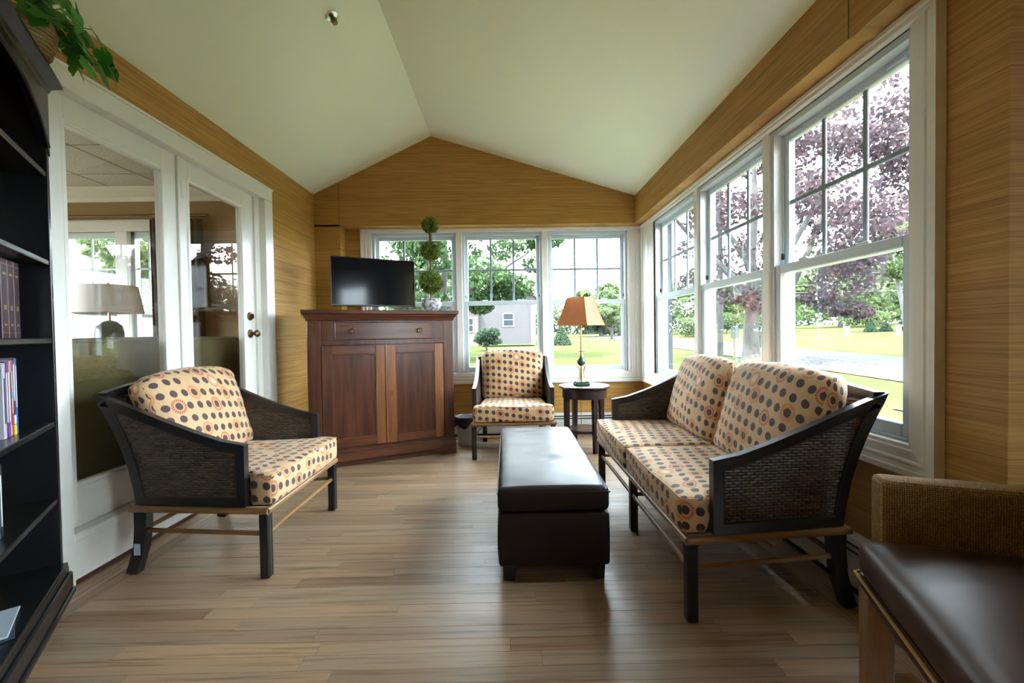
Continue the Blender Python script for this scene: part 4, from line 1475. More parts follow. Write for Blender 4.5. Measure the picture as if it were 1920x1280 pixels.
gt = [(.07, .076, .9, 'gold_print'), (.36, .42, .35, 'gold_print'), (.16, .19, .35, 'gold_print'), (.80, .83, .45, 'gold_print'), (.93, .936, .9, 'gold_print')]
g = 'maroon hardbacks on the upper shelf'
book(-.020, 1.146, .052, .17, .285, (.050, .014, .026), 'thick maroon hardback with gilt bands, rightmost on the upper shelf', group=g, title=gt, yf=.06)
book(-.080, 1.146, .056, .17, .285, (.046, .014, .024), 'maroon hardback with gilt bands, second from the right on the upper shelf', group=g, title=gt, yf=.06)
book(-.141, 1.146, .057, .17, .285, (.052, .015, .028), 'maroon hardback with gilt bands, third from the right on the upper shelf', group=g, title=gt, yf=.06)
g = 'coloured books on the middle shelf'
row = [((.02, .14, .38), .018, .275, 'blue softcover with a white title, rightmost in the middle-shelf row', [(.35, .9, .35, 'white_print')]),
       ((.10, .02, .03), .022, .272, 'dark red book with a white title and yellow foot in the middle-shelf row', [(.45, .93, .4, 'white_print'), (.0, .13, 1.0, 'yellow_print'), (.14, .26, .8, 'white_print')]),
       ((.50, .03, .035), .014, .270, 'bright red slim book beside the dark red one', [(.3, .85, .3, 'white_print'), (.5, .58, .9, 'skyblue_print')]),
       ((.42, .40, .40), .012, .268, 'pale grey slim book in the middle-shelf row', [(.15, .85, .4, 'black_print')]),
       ((.16, .05, .22), .016, .268, 'violet paperback in the middle-shelf row', [(.2, .85, .4, 'white_print')]),
       ((.10, .03, .14), .020, .268, 'deep purple paperback, left of the violet one', [(.2, .85, .35, 'white_print')]),
       ((.48, .46, .50), .020, .262, 'white paperback at the left end of the visible middle-shelf row', [(.2, .8, .4, 'black_print')])]
x = -.065
for col, th, hg, lb, ti in row:
    x -= th + .001
    book(x, .800, th, .165, hg, col, lb, group=g, title=ti, yf=.05)
g = 'dark books on the lower shelf'
x = -.232
for k, (col, lb) in enumerate((((.016, .02, .022), 'black hardback with white title on the lower shelf'), ((.05, .10, .09), 'dark teal book beside the black hardback on the lower shelf'))):
    x -= .027
    book(x, .482, .025, .165, .245, col, lb, group=g, title=[(.15, .85, .3, 'white_print')], yf=.05)
g = 'books standing on the bottom shelf'
x = -.200
for k, (col, lb) in enumerate((((.02, .07, .16), 'navy patterned book at the bottom shelf end'), ((.10, .03, .03), 'dark red book beside the navy one on the bottom shelf'), ((.03, .10, .20), 'blue book, third from the right on the bottom shelf'))):
    x -= .025
    book(x, .205, .024, .15, .225, col, lb, group=g, title=[(.12, .9, .35, 'skyblue_print'), (.3, .4, .8, 'white_print')], yf=.075)
# magazines lying in front on the bottom
for k, (col, lb, rr) in enumerate((((.05, .06, .09), 'dark magazine lying flat at the bottom of the bookcase', .25), ((.45, .50, .55), 'pale blue magazine lying on the dark one', .12))):
    key = 'magazine_%s' % ('dark' if k == 0 else 'pale')
    plain(key, col, .25)
    mg = thing('magazine', lb, 'magazine', bc_world(-.30, .015, .2055 + k * .0085), BA + rr, 'magazines on the bottom shelf')
    MB().box(-.11, .10, 0, .13, 0, .007, .002).build('cover', key, mg)
    MB().box(-.108, .098, .002, .128, .0015, .0055).build('page_block', 'paper', mg)

# ivy in a basket on the bookcase
pl = thing('ivy_basket', 'leafy green ivy in a wicker basket on top of the bookcase', 'plant', bc_world(.0, .035, 2.221))
bk_ = MB()
for i in range(9):
    z = .008 + i * .014
    r = .085 + .018 * math.sin(i / 8 * 2.2)
    bk_.tube([(r * (1 + .02 * math.sin(k * 4.5 + i * 1.57)) * math.cos(2 * math.pi * k / 40), r * (1 + .02 * math.sin(k * 4.5 + i * 1.57)) * math.sin(2 * math.pi * k / 40), z) for k in range(40)], .0085, 6, closed=True)
bk_.lathe([(.08, .0), (.09, .13)], 24, cap=True)
bk_.build('basket', 'wicker_tan', pl, smooth=True)
rd = random.Random(12)
half = [(.0, .0, 0), (.10, -.10, .01), (.26, -.14, .02), (.42, -.06, .02), (.50, .10, .0), (.46, .26, -.02), (.37, .36, -.02), (.43, .48, -.04), (.42, .62, -.07), (.33, .73, -.08), (.22, .78, -.08), (.16, .88, -.10), (.07, .97, -.13), (0, 1.0, -.14)]
leafv = half + [(-x, y_, z) for x, y_, z in half[1:-1]][::-1]
nh_ = len(leafv)
leafv = leafv + [(0, .28, .035), (0, .62, -.01)]
c1_, c2_ = nh_, nh_ + 1
leaff = []
for i in range(nh_):
    j = (i + 1) % nh_
    ym = (leafv[i][1] + leafv[j][1]) / 2
    leaff.append((i, j, c1_ if ym < .42 else c2_))
leaff += [(6, 7, c1_), (c1_, 7, c2_), (c1_, c2_, nh_ - 7)]
leaf0 = MB().add(leafv, leaff).build('leaf', 'leaf_houseplant', pl, smooth='all')
vein0 = None
# direction out of the bookcase into the room, in world axes
out = Vector((-math.sin(BA + math.pi), math.cos(BA + math.pi), 0))
tow = Vector((math.cos(BA), math.sin(BA), 0))
spots = []
for k in range(40):
    a = rd.uniform(-1.1, 1.0)
    reach = rd.uniform(.07, .22)
    spots.append((out * (reach * math.cos(a)) + tow * (reach * math.sin(a) * .9) + Vector((0, 0, .19 - reach * .30 + rd.uniform(-.05, .10))), rd.uniform(.055, .085)))
for r_, a, z, s_ in ((.22, .15, .0, .09), (.26, .35, .03, .085), (.27, .62, .08, .08), (.20, -.35, -.04, .075), (.25, .50, .10, .09), (.18, -.05, .04, .08), (.28, .75, .14, .06), (.21, .8, .10, .08), (.16, .1, -.03, .07)):
    spots.append((out * (r_ * math.cos(a)) + tow * (r_ * math.sin(a)) + Vector((0, 0, z + .035)), s_))
for i, (p, s_) in enumerate(spots):
    o = leaf0 if i == 0 else leaf0.copy()
    if i:
        COL.objects.link(o)
    dirn = Vector((p.x, p.y, 0)).normalized()
    jit = lambda k_: Vector((rd.uniform(-k_, k_), rd.uniform(-k_, k_), rd.uniform(-k_, k_)))
    nrm = (dirn * .8 + Vector((0, 0, .55)) + jit(.45)).normalized()
    tip = dirn * .5 + Vector((0, 0, -.7)) + jit(.55)
    tip = (tip - nrm * tip.dot(nrm)).normalized()
    sx_ = tip.cross(nrm)
    mt = Matrix((sx_, tip, nrm)).transposed().to_4x4()
    o.rotation_euler = mt.to_euler()
    o.location = p
    o.scale = (s_, s_, s_)
sm = MB()
for i, (p, s_) in enumerate(spots[::2]):
    midp = p * .55 + Vector((0, 0, .06))
    sm.tube([(0, 0, .11), tuple(midp), tuple(p)], .0018, 5)
sm.build('vine_stems', 'leaf_houseplant', pl, smooth=True)

# ------------------------------------------------------------------ leather armchair cut by the right edge (faces left, turned)
# local: x from the front edge into the chair, y along the front edge towards the far leg
ch = thing('leather_armchair', 'brown leather armchair with gold tweed arm, cut off by the right edge', 'armchair', (1.0, 1.25, 0), R_(-21.7))
def seat_shape(p):
    a, b = p.x / .28, p.y / .31
    z = p.z
    if z > 0:
        z += .030 * (1 - a ** 2) * (1 - b ** 2) - .010 * max(0, -a) ** 3
    w = mnoise.noise(Vector((p.x * 5, p.y * 5, 1))) * .004
    return (.28 + p.x, -.31 + p.y, .488 + z + w)
soft('seat', *grid_box(.28, .31, .052, .030, (20, 22, 3), seat_shape, lambda a, s, p: (p[0], p[1])), 'leather_brown', ch)
plain('welt_gold', (.34, .19, .04), .8, var=.3, scale=80)
MB().tube([(.30, -.003, .437), (.012, -.003, .437), (-.003, -.012, .437), (-.003, -.60, .437)], .0045, 6).build('welt', 'welt_gold', ch, smooth=True)
MB().box(.01, .54, -.60, -.012, .395, .437).build('seat_frame', 'leather_brown', ch)
for x in (.006, .49):
    for yy in (-.075, -.615):
        MB().box(x, x + .062, yy, yy + .066, 0, .397, .004).build('leg', 'maple_leg', ch)
def arm_shape(o):
    def f(p):
        w = mnoise.noise(Vector((p.x * 6, p.y * 6, p.z * 6 + o))) * .002
        return (.075 + .26 + p.x, o + p.y + w, .555 + p.z + w)
    return f
for o in (.075, -.690):
    soft('arm', *grid_box(.26, .048, .140, .020, (14, 4, 8), arm_shape(o), lambda a, s, p: (p[0], p[2])), 'tweed', ch)
def bk_shape(p):
    lean = .18 * (p.z + .3)
    return (.58 + p.x + lean, -.31 + p.y, .70 + p.z)
soft('backrest', *grid_box(.05, .33, .26, .04, (4, 14, 10), bk_shape, lambda a, s, p: (p[1], p[2])), 'tweed', ch)

# ------------------------------------------------------------------ the lounge seen through the glazed doors
LX0, LX1, LY1, LZ0, LZ1 = -6.2, XL - .115, 4.42, .20, 2.62
struct('floor_lounge', MB().box(LX0, LX1, -1.5, LY1, .05, LZ0), 'carpet', label='carpet of the lounge beyond the doors')
wx0, wx1 = -5.35, -3.44
mb = MB()
mb.box(LX0, LX1, LY1, LY1 + .14, 0, .86).box(LX0, LX1, LY1, LY1 + .14, 2.20, 3.0)
mb.box(LX0, wx0, LY1, LY1 + .14, .86, 2.20).box(wx1, LX1, LY1, LY1 + .14, .86, 2.20)
mb.box(LX0 - .12, LX0, -1.5, LY1 + .14, 0, .86).box(LX0 - .12, LX0, -1.5, LY1 + .14, 2.2, 3.0).box(LX0 - .12, LX0, -1.5, -.4, .86, 2.2).box(LX0 - .12, LX0, 3.9, LY1 + .14, .86, 2.2).box(LX0, LX1, -1.62, -1.5, 0, 3.0)  # large openings in the far-left side are added to brighten the lounge
struct('wall_lounge', mb, 'beige_wall', label='tan lounge wall with windows beyond the doors')
cl = struct('ceiling_lounge', MB().box(LX0, LX1, -1.6, LY1 + .1, LZ1 + .012, LZ1 + .06), 'trim_paint', label='suspended tile ceiling of the lounge')
t0 = MB().box(-.5, .5, -.5, .5, 0, .014).build('ceiling_tile', 'acoustic_tile', cl)
k = 0
for i in range(7):
    for j in range(6):
        x1_ = -2.24 - i * .535 + .0
        y1_ = 4.34 - .33 - j * .60 + .0
        ya, yb = (y1_, y1_ + .60) if j else (y1_, LY1)
        o = t0 if k == 0 else t0.copy()
        if k:
            COL.objects.link(o)
        o.location = (x1_ - .2675, (ya + yb) / 2, LZ1)
        o.scale = (.535 - .018, yb - ya - .018, 1)
        k += 1
struct('ceiling_grid', MB().box(LX0, LX1, -1.5, LY1, LZ1 + .0115, LZ1 + .0135), 'dark_gap', label='dark shadow joints of the suspended ceiling')
mb = MB().prism([(LY1, LZ1), (LY1, LZ1 - .13), (LY1 - .02, LZ1 - .13), (LY1 - .03, LZ1 - .09), (LY1 - .08, LZ1 - .04), (LY1 - .09, LZ1)], LX0, LX1, 'X')
struct('trim_8', mb, 'trim_paint', label='white crown moulding of the lounge')
mb = MB().box(wx0 - .12, wx1 + .10, LY1 - .03, LY1, 2.20, 2.31, .006).box(wx0 - .12, wx1 + .10, LY1 - .045, LY1, 2.285, 2.31, .005)
mb.box(wx0 - .1, wx0, LY1 - .025, LY1, .80, 2.2, .005).box(wx1, wx1 + .09, LY1 - .025, LY1, .80, 2.2, .005).box(wx0 - .1, wx1 + .09, LY1 - .06, LY1, .80, .86, .005)
mb.box(-3.865, -3.745, LY1 - .02, LY1 + .12, .86, 2.2, .004)
struct('trim_9', mb, 'trim_paint', label='white casing of the lounge windows')
for a, b in ((wx0 + .6, -3.865), (-3.745, wx1)):
    window_l = thing('window_%d' % (wcount[0] + 1), 'lounge window behind the white lamp' if a < -4 else 'lounge window beside the brown curtain', None, (0, LY1, 0), 0, kind='structure')
    wcount[0] += 1
    st = .035
    f = MB().box(a, a + st, .03, .09, .86, 2.2).box(b - st, b, .03, .09, .86, 2.2).box(a, b, .03, .09, 2.15, 2.2).box(a, b, .03, .09, .86, .92).box(a, b, .03, .09, 1.47, 1.53)
    f.build('sash', 'vinyl', window_l)
    n = 3 if b - a > .6 else 2
    for q in range(1, n):
        xx = a + (b - a) * q / n
        MB().box(xx - .009, xx + .009, .055, .07, 1.53, 2.15).build('muntin', 'vinyl', window_l)
    MB().box(a, b, .055, .07, 1.83, 1.848).build('muntin', 'vinyl', window_l)
    MB().box(a, b, .060, .064, .9, 2.18).build('pane', 'glass', window_l)
mb = MB()
for yy in (-.4, .675, 1.75, 2.825, 3.86):  # bars across the side openings added for light
    mb.box(LX0 - .1, LX0 + .02, yy - .04, yy + .04, .86, 2.2)
mb.box(LX0 - .1, LX0 + .02, -.4, 3.9, 1.5, 1.55).box(LX0 - .1, LX0 + .03, -.5, 4.0, 2.18, 2.28).box(LX0 - .1, LX0 + .04, -.5, 4.0, .80, .88)
struct('trim_11', mb, 'trim_paint', label='white frames of the added side openings that brighten the lounge')
struct('trim_10', MB().box(wx0, wx0 + .6, LY1 + .02, LY1 + .1, .86, 2.2), 'beige_wall', label='tan wall pier in the lounge window')
# brown curtain
cu = MB()
vs, n = [], 60
for z in (LZ0 + .04, 1.2, 2.30):
    for i in range(n + 1):
        t = i / n
        xx = -3.47 + .52 * t
        vs.append((xx, LY1 - .085 + .022 * math.sin(t * 48) + .008 * math.sin(t * 19 + z), z))
cu.add(vs, [(r * (n + 1) + i, r * (n + 1) + i + 1, (r + 1) * (n + 1) + i + 1, (r + 1) * (n + 1) + i) for r in range(2) for i in range(n)])
crt = thing('curtain', 'brown pleated curtain beside the lounge window', 'curtain', (0, 0, 0))
cu.build('drape', 'curtain', crt, fix=False, smooth='all')
MB().tube([(-4.9, LY1 - .085, 2.33), (-2.9, LY1 - .085, 2.33)], .014, 10).build('curtain_rod', 'bronze', crt, smooth=True)
# sofa with its back to the doors
so = thing('sofa', 'olive sofa in the lounge with its back to the glazed doors', 'sofa', (-2.30, 3.05, LZ0), 0)
def sof(p):
    return (-.07 + p.x, p.y, .47 + p.z + .012 * (1 - (p.y / .95) ** 2) * (1 if p.z > 0 else 0))
soft('backrest', *grid_box(.07, .95, .468, .035, (3, 16, 10), sof, lambda a, s, p: (p[1], p[2])), 'olive_fabric', so)
MB().box(-.85, -.13, -.93, .93, .10, .44, .04).build('seat', 'olive_fabric', so)
for s in (-1, 1):
    MB().box(-.88, -.10, s * .95 - .10, s * .95 + .0 + (.10 if s > 0 else .10), .08, .62, .05).build('arm', 'olive_fabric', so)
for x in (-.05, -.80):
    for yy in (-.88, .88):
        MB().box(x - .03, x + .03, yy - .03, yy + .03, 0, .10).build('leg', 'black_wood', so)
MB().tube([(-.003, -.93, .925), (-.003, .93, .925)], .006, 6).build('piping', 'olive_fabric', so, smooth=True)
# end table and white lamp beyond the sofa
et = thing('end_table', 'dark end table carrying the white lamp in the lounge', 'table', (-3.44, 3.84, LZ0))
MB().box(-.25, .25, -.25, .25, .66, .69, .006).build('table_top', 'dark_table', et)
for x in (-.22, .22):
    for yy in (-.22, .22):
        MB().box(x - .02, x + .02, yy - .02, yy + .02, 0, .66).build('leg', 'dark_table', et)
ll = thing('table_lamp', 'lamp with a wide white drum shade seen through the fixed glass panel', 'lamp', (-3.44, 3.84, LZ0 + .69))
MB().lathe([(.075, 0), (.090, .01), (.096, .06), (.098, .30), (.088, .36), (.05, .395), (.012, .41)], 32).build('base', 'ceramic_dark', ll, smooth=True)
MB().lathe([(.010, .41), (.010, .72), (.016, .725), (.006, .735)], 10).build('stem', 'chrome', ll)
MB().lathe([(.238, .470), (.200, .705)], 40, cap=False).lathe([(.236, .472), (.198, .703)], 40, cap=False).build('shade', 'white_shade', ll, fix=False, smooth=True)

# ------------------------------------------------------------------ outdoors
def tz(x, y):
    return -.55 + .022 * min(max(y - 6, 0), 45) + .03 * min(max(x - 20, 0), 45)
def terrain(name, mat, xs, ys, lift, label, parent=None):
    vs = [(x, y, tz(x, y) + lift) for y in ys for x in xs]
    n = len(xs)
    fs = [(j * n + i, j * n + i + 1, (j + 1) * n + i + 1, (j + 1) * n + i) for j in range(len(ys) - 1) for i in range(n - 1)]
    o = MB().add(vs, fs).build(name, mat, parent, fix=False)
    if parent is None:
        tag(o, label, None, None, 'structure')
    return o
YS = [-30, 0, 3, 6, 9, 12, 16, 20, 25, 30, 40, 51, 80, 140, 220]
terrain('lawn', 'lawn_grass', [-70, -30, -10, 0, 5, 10, 14, 20, 26, 34, 45, 65, 120, 220], YS, 0, 'green lawn outside the windows')
rd_ = terrain('road', 'asphalt', [11.0, 14.3, 17.7], YS[:-2], .03, 'grey asphalt road past the house')
for x in (11.35, 14.3, 17.35):
    terrain('lane_line', 'road_paint', [x - .07, x + .07], YS[:-2], .045, None, rd_)
terrain('driveway', 'asphalt', [7.6, 9.2, 11.0], [2.0, 3, 6, 8.6], .025, 'asphalt drive joining the road')
terrain('path', 'concrete', [4.0, 7.0, 11.0], [42.5, 43.6], .03, 'pale concrete path across the far lawn')

def leaves(name, mat, parent, blobs, n, size, seed, flat=.0):
    """leaf clusters in ellipsoid blobs [(cx, cy, cz, rx, ry, rz, weight)] -> one mesh"""
    r = np.random.default_rng(seed)
    w = np.array([b[6] for b in blobs], float)
    w /= w.sum()
    idx = r.choice(len(blobs), n, p=w)
    B = np.array([b[:6] for b in blobs], float)[idx]
    d = r.normal(size=(n, 3))
    d /= np.linalg.norm(d, axis=1)[:, None]
    rad = r.uniform(.45, 1.0, (n, 1)) ** .6
    c = B[:, :3] + d * rad * B[:, 3:]
    nr = d * .5 + r.normal(size=(n, 3)) * .6 + np.array([0, 0, .3])
    nr /= np.linalg.norm(nr, axis=1)[:, None]
    t = np.cross(nr, r.normal(size=(n, 3)))
    t /= np.linalg.norm(t, axis=1)[:, None]
    u = np.cross(nr, t)
    s = size * r.uniform(.6, 1.35, (n, 1))
    V = np.stack([c - t * s * .5, c + u * s * .36, c + t * s * .55, c - u * s * .36], 1).reshape(-1, 3)
    me = bpy.data.meshes.new(name)
    me.vertices.add(4 * n)
    me.vertices.foreach_set('co', V.astype(np.float32).ravel())
    me.loops.add(4 * n)
    me.loops.foreach_set('vertex_index', np.arange(4 * n, dtype=np.int32))
    me.polygons.add(n)
    me.polygons.foreach_set('loop_start', np.arange(0, 4 * n, 4, dtype=np.int32))
    me.update(calc_edges=True)
    me.materials.append(M[mat])
    o = bpy.data.objects.new(name, me)
    COL.objects.link(o)
    o.parent = parent
    o['kind'] = 'stuff'
    return o
def blob_cloud(seed, n, c, r, br, zmin=None):
    """n sub-blobs scattered through a big ellipsoid"""
    q = random.Random(seed)
    out_ = []
    while len(out_) < n:
        x, y, z = (q.uniform(-1, 1) for _ in range(3))
        if x * x + y * y + z * z > 1 or x * x + y * y + z * z < .12:
            continue
        p = (c[0] + x * r[0], c[1] + y * r[1], c[2] + z * r[2])
        if zmin is not None and p[2] < zmin:
            continue
        k = q.uniform(.6, 1.3)
        out_.append((*p, br * k * 1.25, br * k * 1.25, br * k * .7, k))
    return out_
def tree(name, label, x, y, trunk, crowns, mat, nleaf, size, seed, group=None, limbs=(), bark='bark'):
    z = tz(x, y)
    root = thing(name, label, 'tree', (x, y, z), 0, group)
    MB().tube([(p[0], p[1], p[2]) for p in trunk[0]], trunk[1], 10).build('trunk', bark, root, smooth=True)
    for pts, rr in limbs:
        MB().tube(pts, rr, 8).build('branch', bark, root, smooth=True)
    leaves('crown', mat, root, crowns, nleaf, size, seed)
    return root

# purple maple by the road
limbs = [([(.10, 0, .55), (.75, .1, 1.5), (1.5, .2, 2.6), (2.6, .3, 4.6), (3.4, .2, 7.0)], [.20, .19, .16, .12, .06]),
         ([(.05, 0, 2.6), (-.9, -.2, 3.6), (-2.4, -.3, 5.0), (-3.6, -.2, 6.4)], [.17, .14, .10, .05]),
         ([(.1, 0, 3.2), (1.2, -.5, 4.4), (2.0, -1.0, 6.2), (2.6, -1.2, 8.5)], [.16, .12, .09, .04]),
         ([(.0, 0, 4.0), (-.8, .6, 5.8), (-1.4, .8, 8.2)], [.14, .10, .05]),
         ([(.1, 0, 2.0), (1.4, -.6, 2.7), (2.6, -1.0, 2.7), (3.4, -1.2, 2.3)], [.10, .07, .05, .03])]
cr = blob_cloud(21, 70, (.9, -.2, 7.0), (5.6, 4.2, 4.8), .85, 3.0)
cr += [(2.9, -1.1, 2.25, .95, .7, .35, 1.1), (2.1, -1.0, 2.6, .7, .6, .35, .9), (3.5, -1.2, 2.0, .6, .5, .25, .6), (-1.2, -.6, 2.9, .9, .6, .5, .8), (-.3, -.8, 2.6, .8, .5, .45, .8), (-2.4, -.5, 3.3, .9, .6, .5, .8)]
tree('purple_maple', 'large purple-leaved maple tree between the house and the road', 10.125, 18.1,
     ([(0, 0, -.1), (.02, 0, .5), (.0, 0, 1.5), (.1, 0, 2.8), (.0, 0, 4.4), (.25, .1, 6.5), (.2, .1, 9.0)], [.42, .33, .29, .26, .21, .14, .05]), cr, 'leaf_maple_red', 20000, .185, 5, limbs=limbs)
# big green tree outside the far windows
cr = blob_cloud(31, 60, (.6, 0, 6.6), (5.2, 4.0, 4.2), .9, 2.6) + [(3.1, -.4, 3.6, 1.1, .8, .6, 1), (-1.6, -.5, 3.0, 1.0, .8, .5, 1), (2.0, -.6, 3.0, .8, .6, .4, .8)]
limbs = [([(0, 0, 2.0), (1.2, -.3, 3.3), (3.0, -.4, 4.4), (4.3, -.4, 5.2)], [.13, .10, .07, .03]), ([(0, 0, 2.8), (-1.4, 0, 4.4), (-2.8, .2, 6.2)], [.13, .10, .04])]
tree('shade_tree', 'big green shade tree on the lawn outside the far windows', -3.15, 21.5,
     ([(0, 0, -.1), (.02, 0, 1.0), (0, 0, 2.6), (.2, 0, 5.0), (.1, 0, 8.5)], [.30, .23, .20, .15, .05]), cr, 'leaf_green', 26000, .20, 6, limbs=limbs)
# trees beyond the road and the lawn
far = [(27, 62, 7.0, 5.5, 'leaf_lime', 'bright green tree beyond the road, left of the pale trunk', 41),
       (46, 60, 8.5, 6.5, 'leaf_lime', 'tall lime-green tree at the right end of the far lawn', 42),
       (62, 66, 9.0, 7.0, 'leaf_green', 'dark green tree behind the three little conifers', 43),
       (17, 66, 5.5, 5.0, 'leaf_green', 'rounded green tree at the far bend of the road', 44),
       (75, 78, 11., 7.5, 'leaf_lime', 'tallest pale green tree far right behind the lawn', 45),
       (12.5, 58, 6.0, 4.0, 'leaf_lime', 'yellow-green tree far down the lawn behind the lamp', 46),
       (38, 84, 8.0, 7.5, 'leaf_green', 'broad green tree far behind the wires', 47),
       (-9, 54, 8.0, 7.0, 'leaf_green', 'dense green tree behind the brick house', 48),
       (-15, 30, 7.5, 6.0, 'leaf_lime', 'sunlit green tree at the left beyond the television', 49),
       (22, 82, 6.5, 6.0, 'leaf_lime', 'pale tree in the distance behind the utility pole', 50),
       (56, 92, 9.0, 8.0, 'leaf_green', 'deep green tree in the far row beyond the road', 51)]
for x, y_, hz_, r, mat, lb, sd_ in far:
    cr = blob_cloud(sd_, 26, (0, 0, hz_ * .62), (r, r * .8, hz_ * .55), r * .27, 1.0)
    tree('far_tree', lb, x, y_, ([(0, 0, -.2), (0, 0, hz_ * .35), (.2, 0, hz_ * .8)], [.32, .25, .08]), cr, mat, 6500, .55, sd_, 'trees beyond the lawn and road')
# pale-trunked tree at the right
tree('birch_tree', 'tree with a leaning pale trunk at the right edge of the far lawn', 36.4, 39.5,
     ([(0, 0, -.1), (-.3, 0, 2.0), (-.9, 0, 4.5), (-1.3, 0, 7.0)], [.24, .20, .16, .08]), blob_cloud(61, 20, (-1.0, 0, 7.5), (4, 3, 3), 1.0, 4.5), 'leaf_lime', 7000, .30, 62, bark='pale_bark',
     limbs=[([(-.7, 0, 3.8), (.3, 0, 5.5), (.8, 0, 7.5)], [.12, .09, .04])])
# woods closing the view in the distance
q = random.Random(77)
bl = []
for i in range(150):
    t = i / 149
    x = -110 + 260 * t
    y_ = 112 - .0045 * max(0, x) ** 2 * .55 + q.uniform(-5, 5)
    for k in range(2):
        z_ = tz(x, y_)
        hh = q.uniform(5.5, 10.5) + (3 if x > 40 else 0)
        bl.append((x + q.uniform(-2, 2), y_, z_ + hh * (.30 + .42 * k), 3.4, 3.0, hh * .34, 1))
woods = leaves('distant_woods', 'leaf_far', None, bl, 42000, .85, 78)
tag(woods, 'pale green wooded skyline in the distance', 'trees', None, 'stuff')
# small tree on the far lawn
tree('young_tree', 'small spreading tree on the lawn right of the lamp', 10.4, 43.5,
     ([(0, 0, -.1), (.05, 0, 1.0), (0, 0, 2.0)], [.16, .12, .06]), blob_cloud(71, 16, (0, 0, 2.6), (2.0, 1.6, .9), .5, 1.3), 'leaf_lime', 4000, .22, 72,
     limbs=[([(.03, 0, .8), (-.7, 0, 1.6), (-1.3, 0, 2.1)], [.08, .06, .03]), ([(.03, 0, .9), (.8, 0, 1.7), (1.4, 0, 2.2)], [.08, .06, .03])])
# shrubs
def shrub(name, label, x, y_, rx, h, mat, n, size, seed, stem=True, cone=False, group=None):
    z = tz(x, y_)
    root = thing(name, label, 'shrub', (x, y_, z), 0, group)
    if cone:
        bl = [(0, 0, h * (.08 + .11 * k), rx * (1 - .115 * k), rx * (1 - .115 * k), h * .12, 1.2 - .12 * k) for k in range(8)]
    else:
        bl = blob_cloud(seed, 18, (0, 0, h * .56), (rx * .75, rx * .6, h * .32), rx * .34, h * .15)
    leaves('foliage', mat, root, bl, n, size, seed + 1)
    st_ = MB()
    q = random.Random(seed)
    for k in range(4 if not cone else 1):
        a = q.uniform(0, 6.3)
        st_.tube([(.05 * math.cos(a), .05 * math.sin(a), -.05), (rx * .4 * math.cos(a) * (0 if cone else 1), rx * .4 * math.sin(a) * (0 if cone else 1), h * .55)], .035, 6)
    st_.build('stems', 'bark', root, smooth=True)
    return root
shrub('round_shrub', 'rounded grey-green shrub in front of the grey house', -1.25, 29.0, 1.0, 1.65, 'leaf_conifer', 5000, .12, 81)
shrub('round_shrub', 'rounded evergreen bush beside the lamp stem on the lawn', 4.35, 35.0, .85, 1.60, 'leaf_conifer', 5000, .11, 82, cone=True)
for x, y_, rx, h, lb, sd_ in ((35.16, 42, .62, 1.35, 'left little conical conifer on the far lawn', 83), (36.4, 41.75, .62, .98, 'low middle conical conifer on the far lawn', 84), (38.5, 42.1, .62, 1.25, 'right little conical conifer on the far lawn', 85)):
    shrub('conifer_shrub', lb, x, y_, rx, h, 'leaf_conifer', 1800, .12, sd_, cone=True, group='little conifers on the far lawn')
for x, y_, rx, h, lb, sd_ in ((26, 52, 2.6, 2.6, 'light green bush at the road bend', 86), (20.5, 48, 2.2, 2.2, 'light green bush across the road, nearest the corner window', 87), (31, 50, 2.8, 2.4, 'broad bush across the road behind the maple', 88), (43, 52, 2.5, 2.2, 'broad bush behind the conifers', 89), (25.5, 44, 1.8, 1.9, 'dense bush across the road left of the utility pole', 90)):
    shrub('hedge_bush', lb, x, y_, rx, h, 'leaf_lime' if sd_ % 2 else 'leaf_green', 3500, .24, sd_, group='bushes across the road')
# posts, pole, sign
for x, y_, lb in ((28.58, 36.6, 'left white post on the far lawn'), (31.03, 34.4, 'right white post on the far lawn')):
    po = thing('lawn_post', lb, 'post', (x, y_, tz(x, y_)), 0, 'white posts on the far lawn')
    MB().box(-.13, .13, -.13, .13, -.1, .78, .01).build('shaft', 'white_paint', po)
    MB().box(-.18, .18, -.18, .18, .78, .88, .02).build('cap', 'white_paint', po)
    MB().box(-.17, .17, -.17, .17, 0, .10, .02).build('foot', 'white_paint', po)
up_ = thing('utility_pole', 'wooden utility pole at the near edge of the road', 'pole', (10.75, 22.0, tz(10.75, 22)))
MB().tube([(0, 0, -.1), (.02, 0, 5), (.0, 0, 10.5)], [.15, .13, .10], 10).build('shaft', 'bark', up_, smooth=True)
MB().box(-1.1, 1.1, -.06, .06, 9.7, 9.85).build('crossarm', 'bark', up_)
sg = thing('road_sign', 'small road sign on a brown post seen from behind', 'sign', (10.78, 20.7, tz(10.78, 20.7)), R_(12))
MB().box(-.04, .04, -.03, .03, -.1, 1.55).build('post', 'post_brown', sg)
MB().box(-.21, .21, -.05, -.032, .95, 1.50).build('sign_plate', 'sign_metal', sg)
for z, lb in ((5.2, 'lowest overhead wire beyond the road'), (6.05, 'middle overhead wire beyond the road'), (7.3, 'highest overhead wire beyond the road')):
    pts = []
    for i in range(13):
        t = i / 12
        pts.append((14 + 56 * t, 51.0 - 3 * t, z + .5 * (2 * t - 1) ** 2 - .2 + .5 * t))
    tag(MB().tube(pts, .032, 6).build('overhead_wire', 'wire', None, smooth=True), lb, 'wire', 'overhead wires')

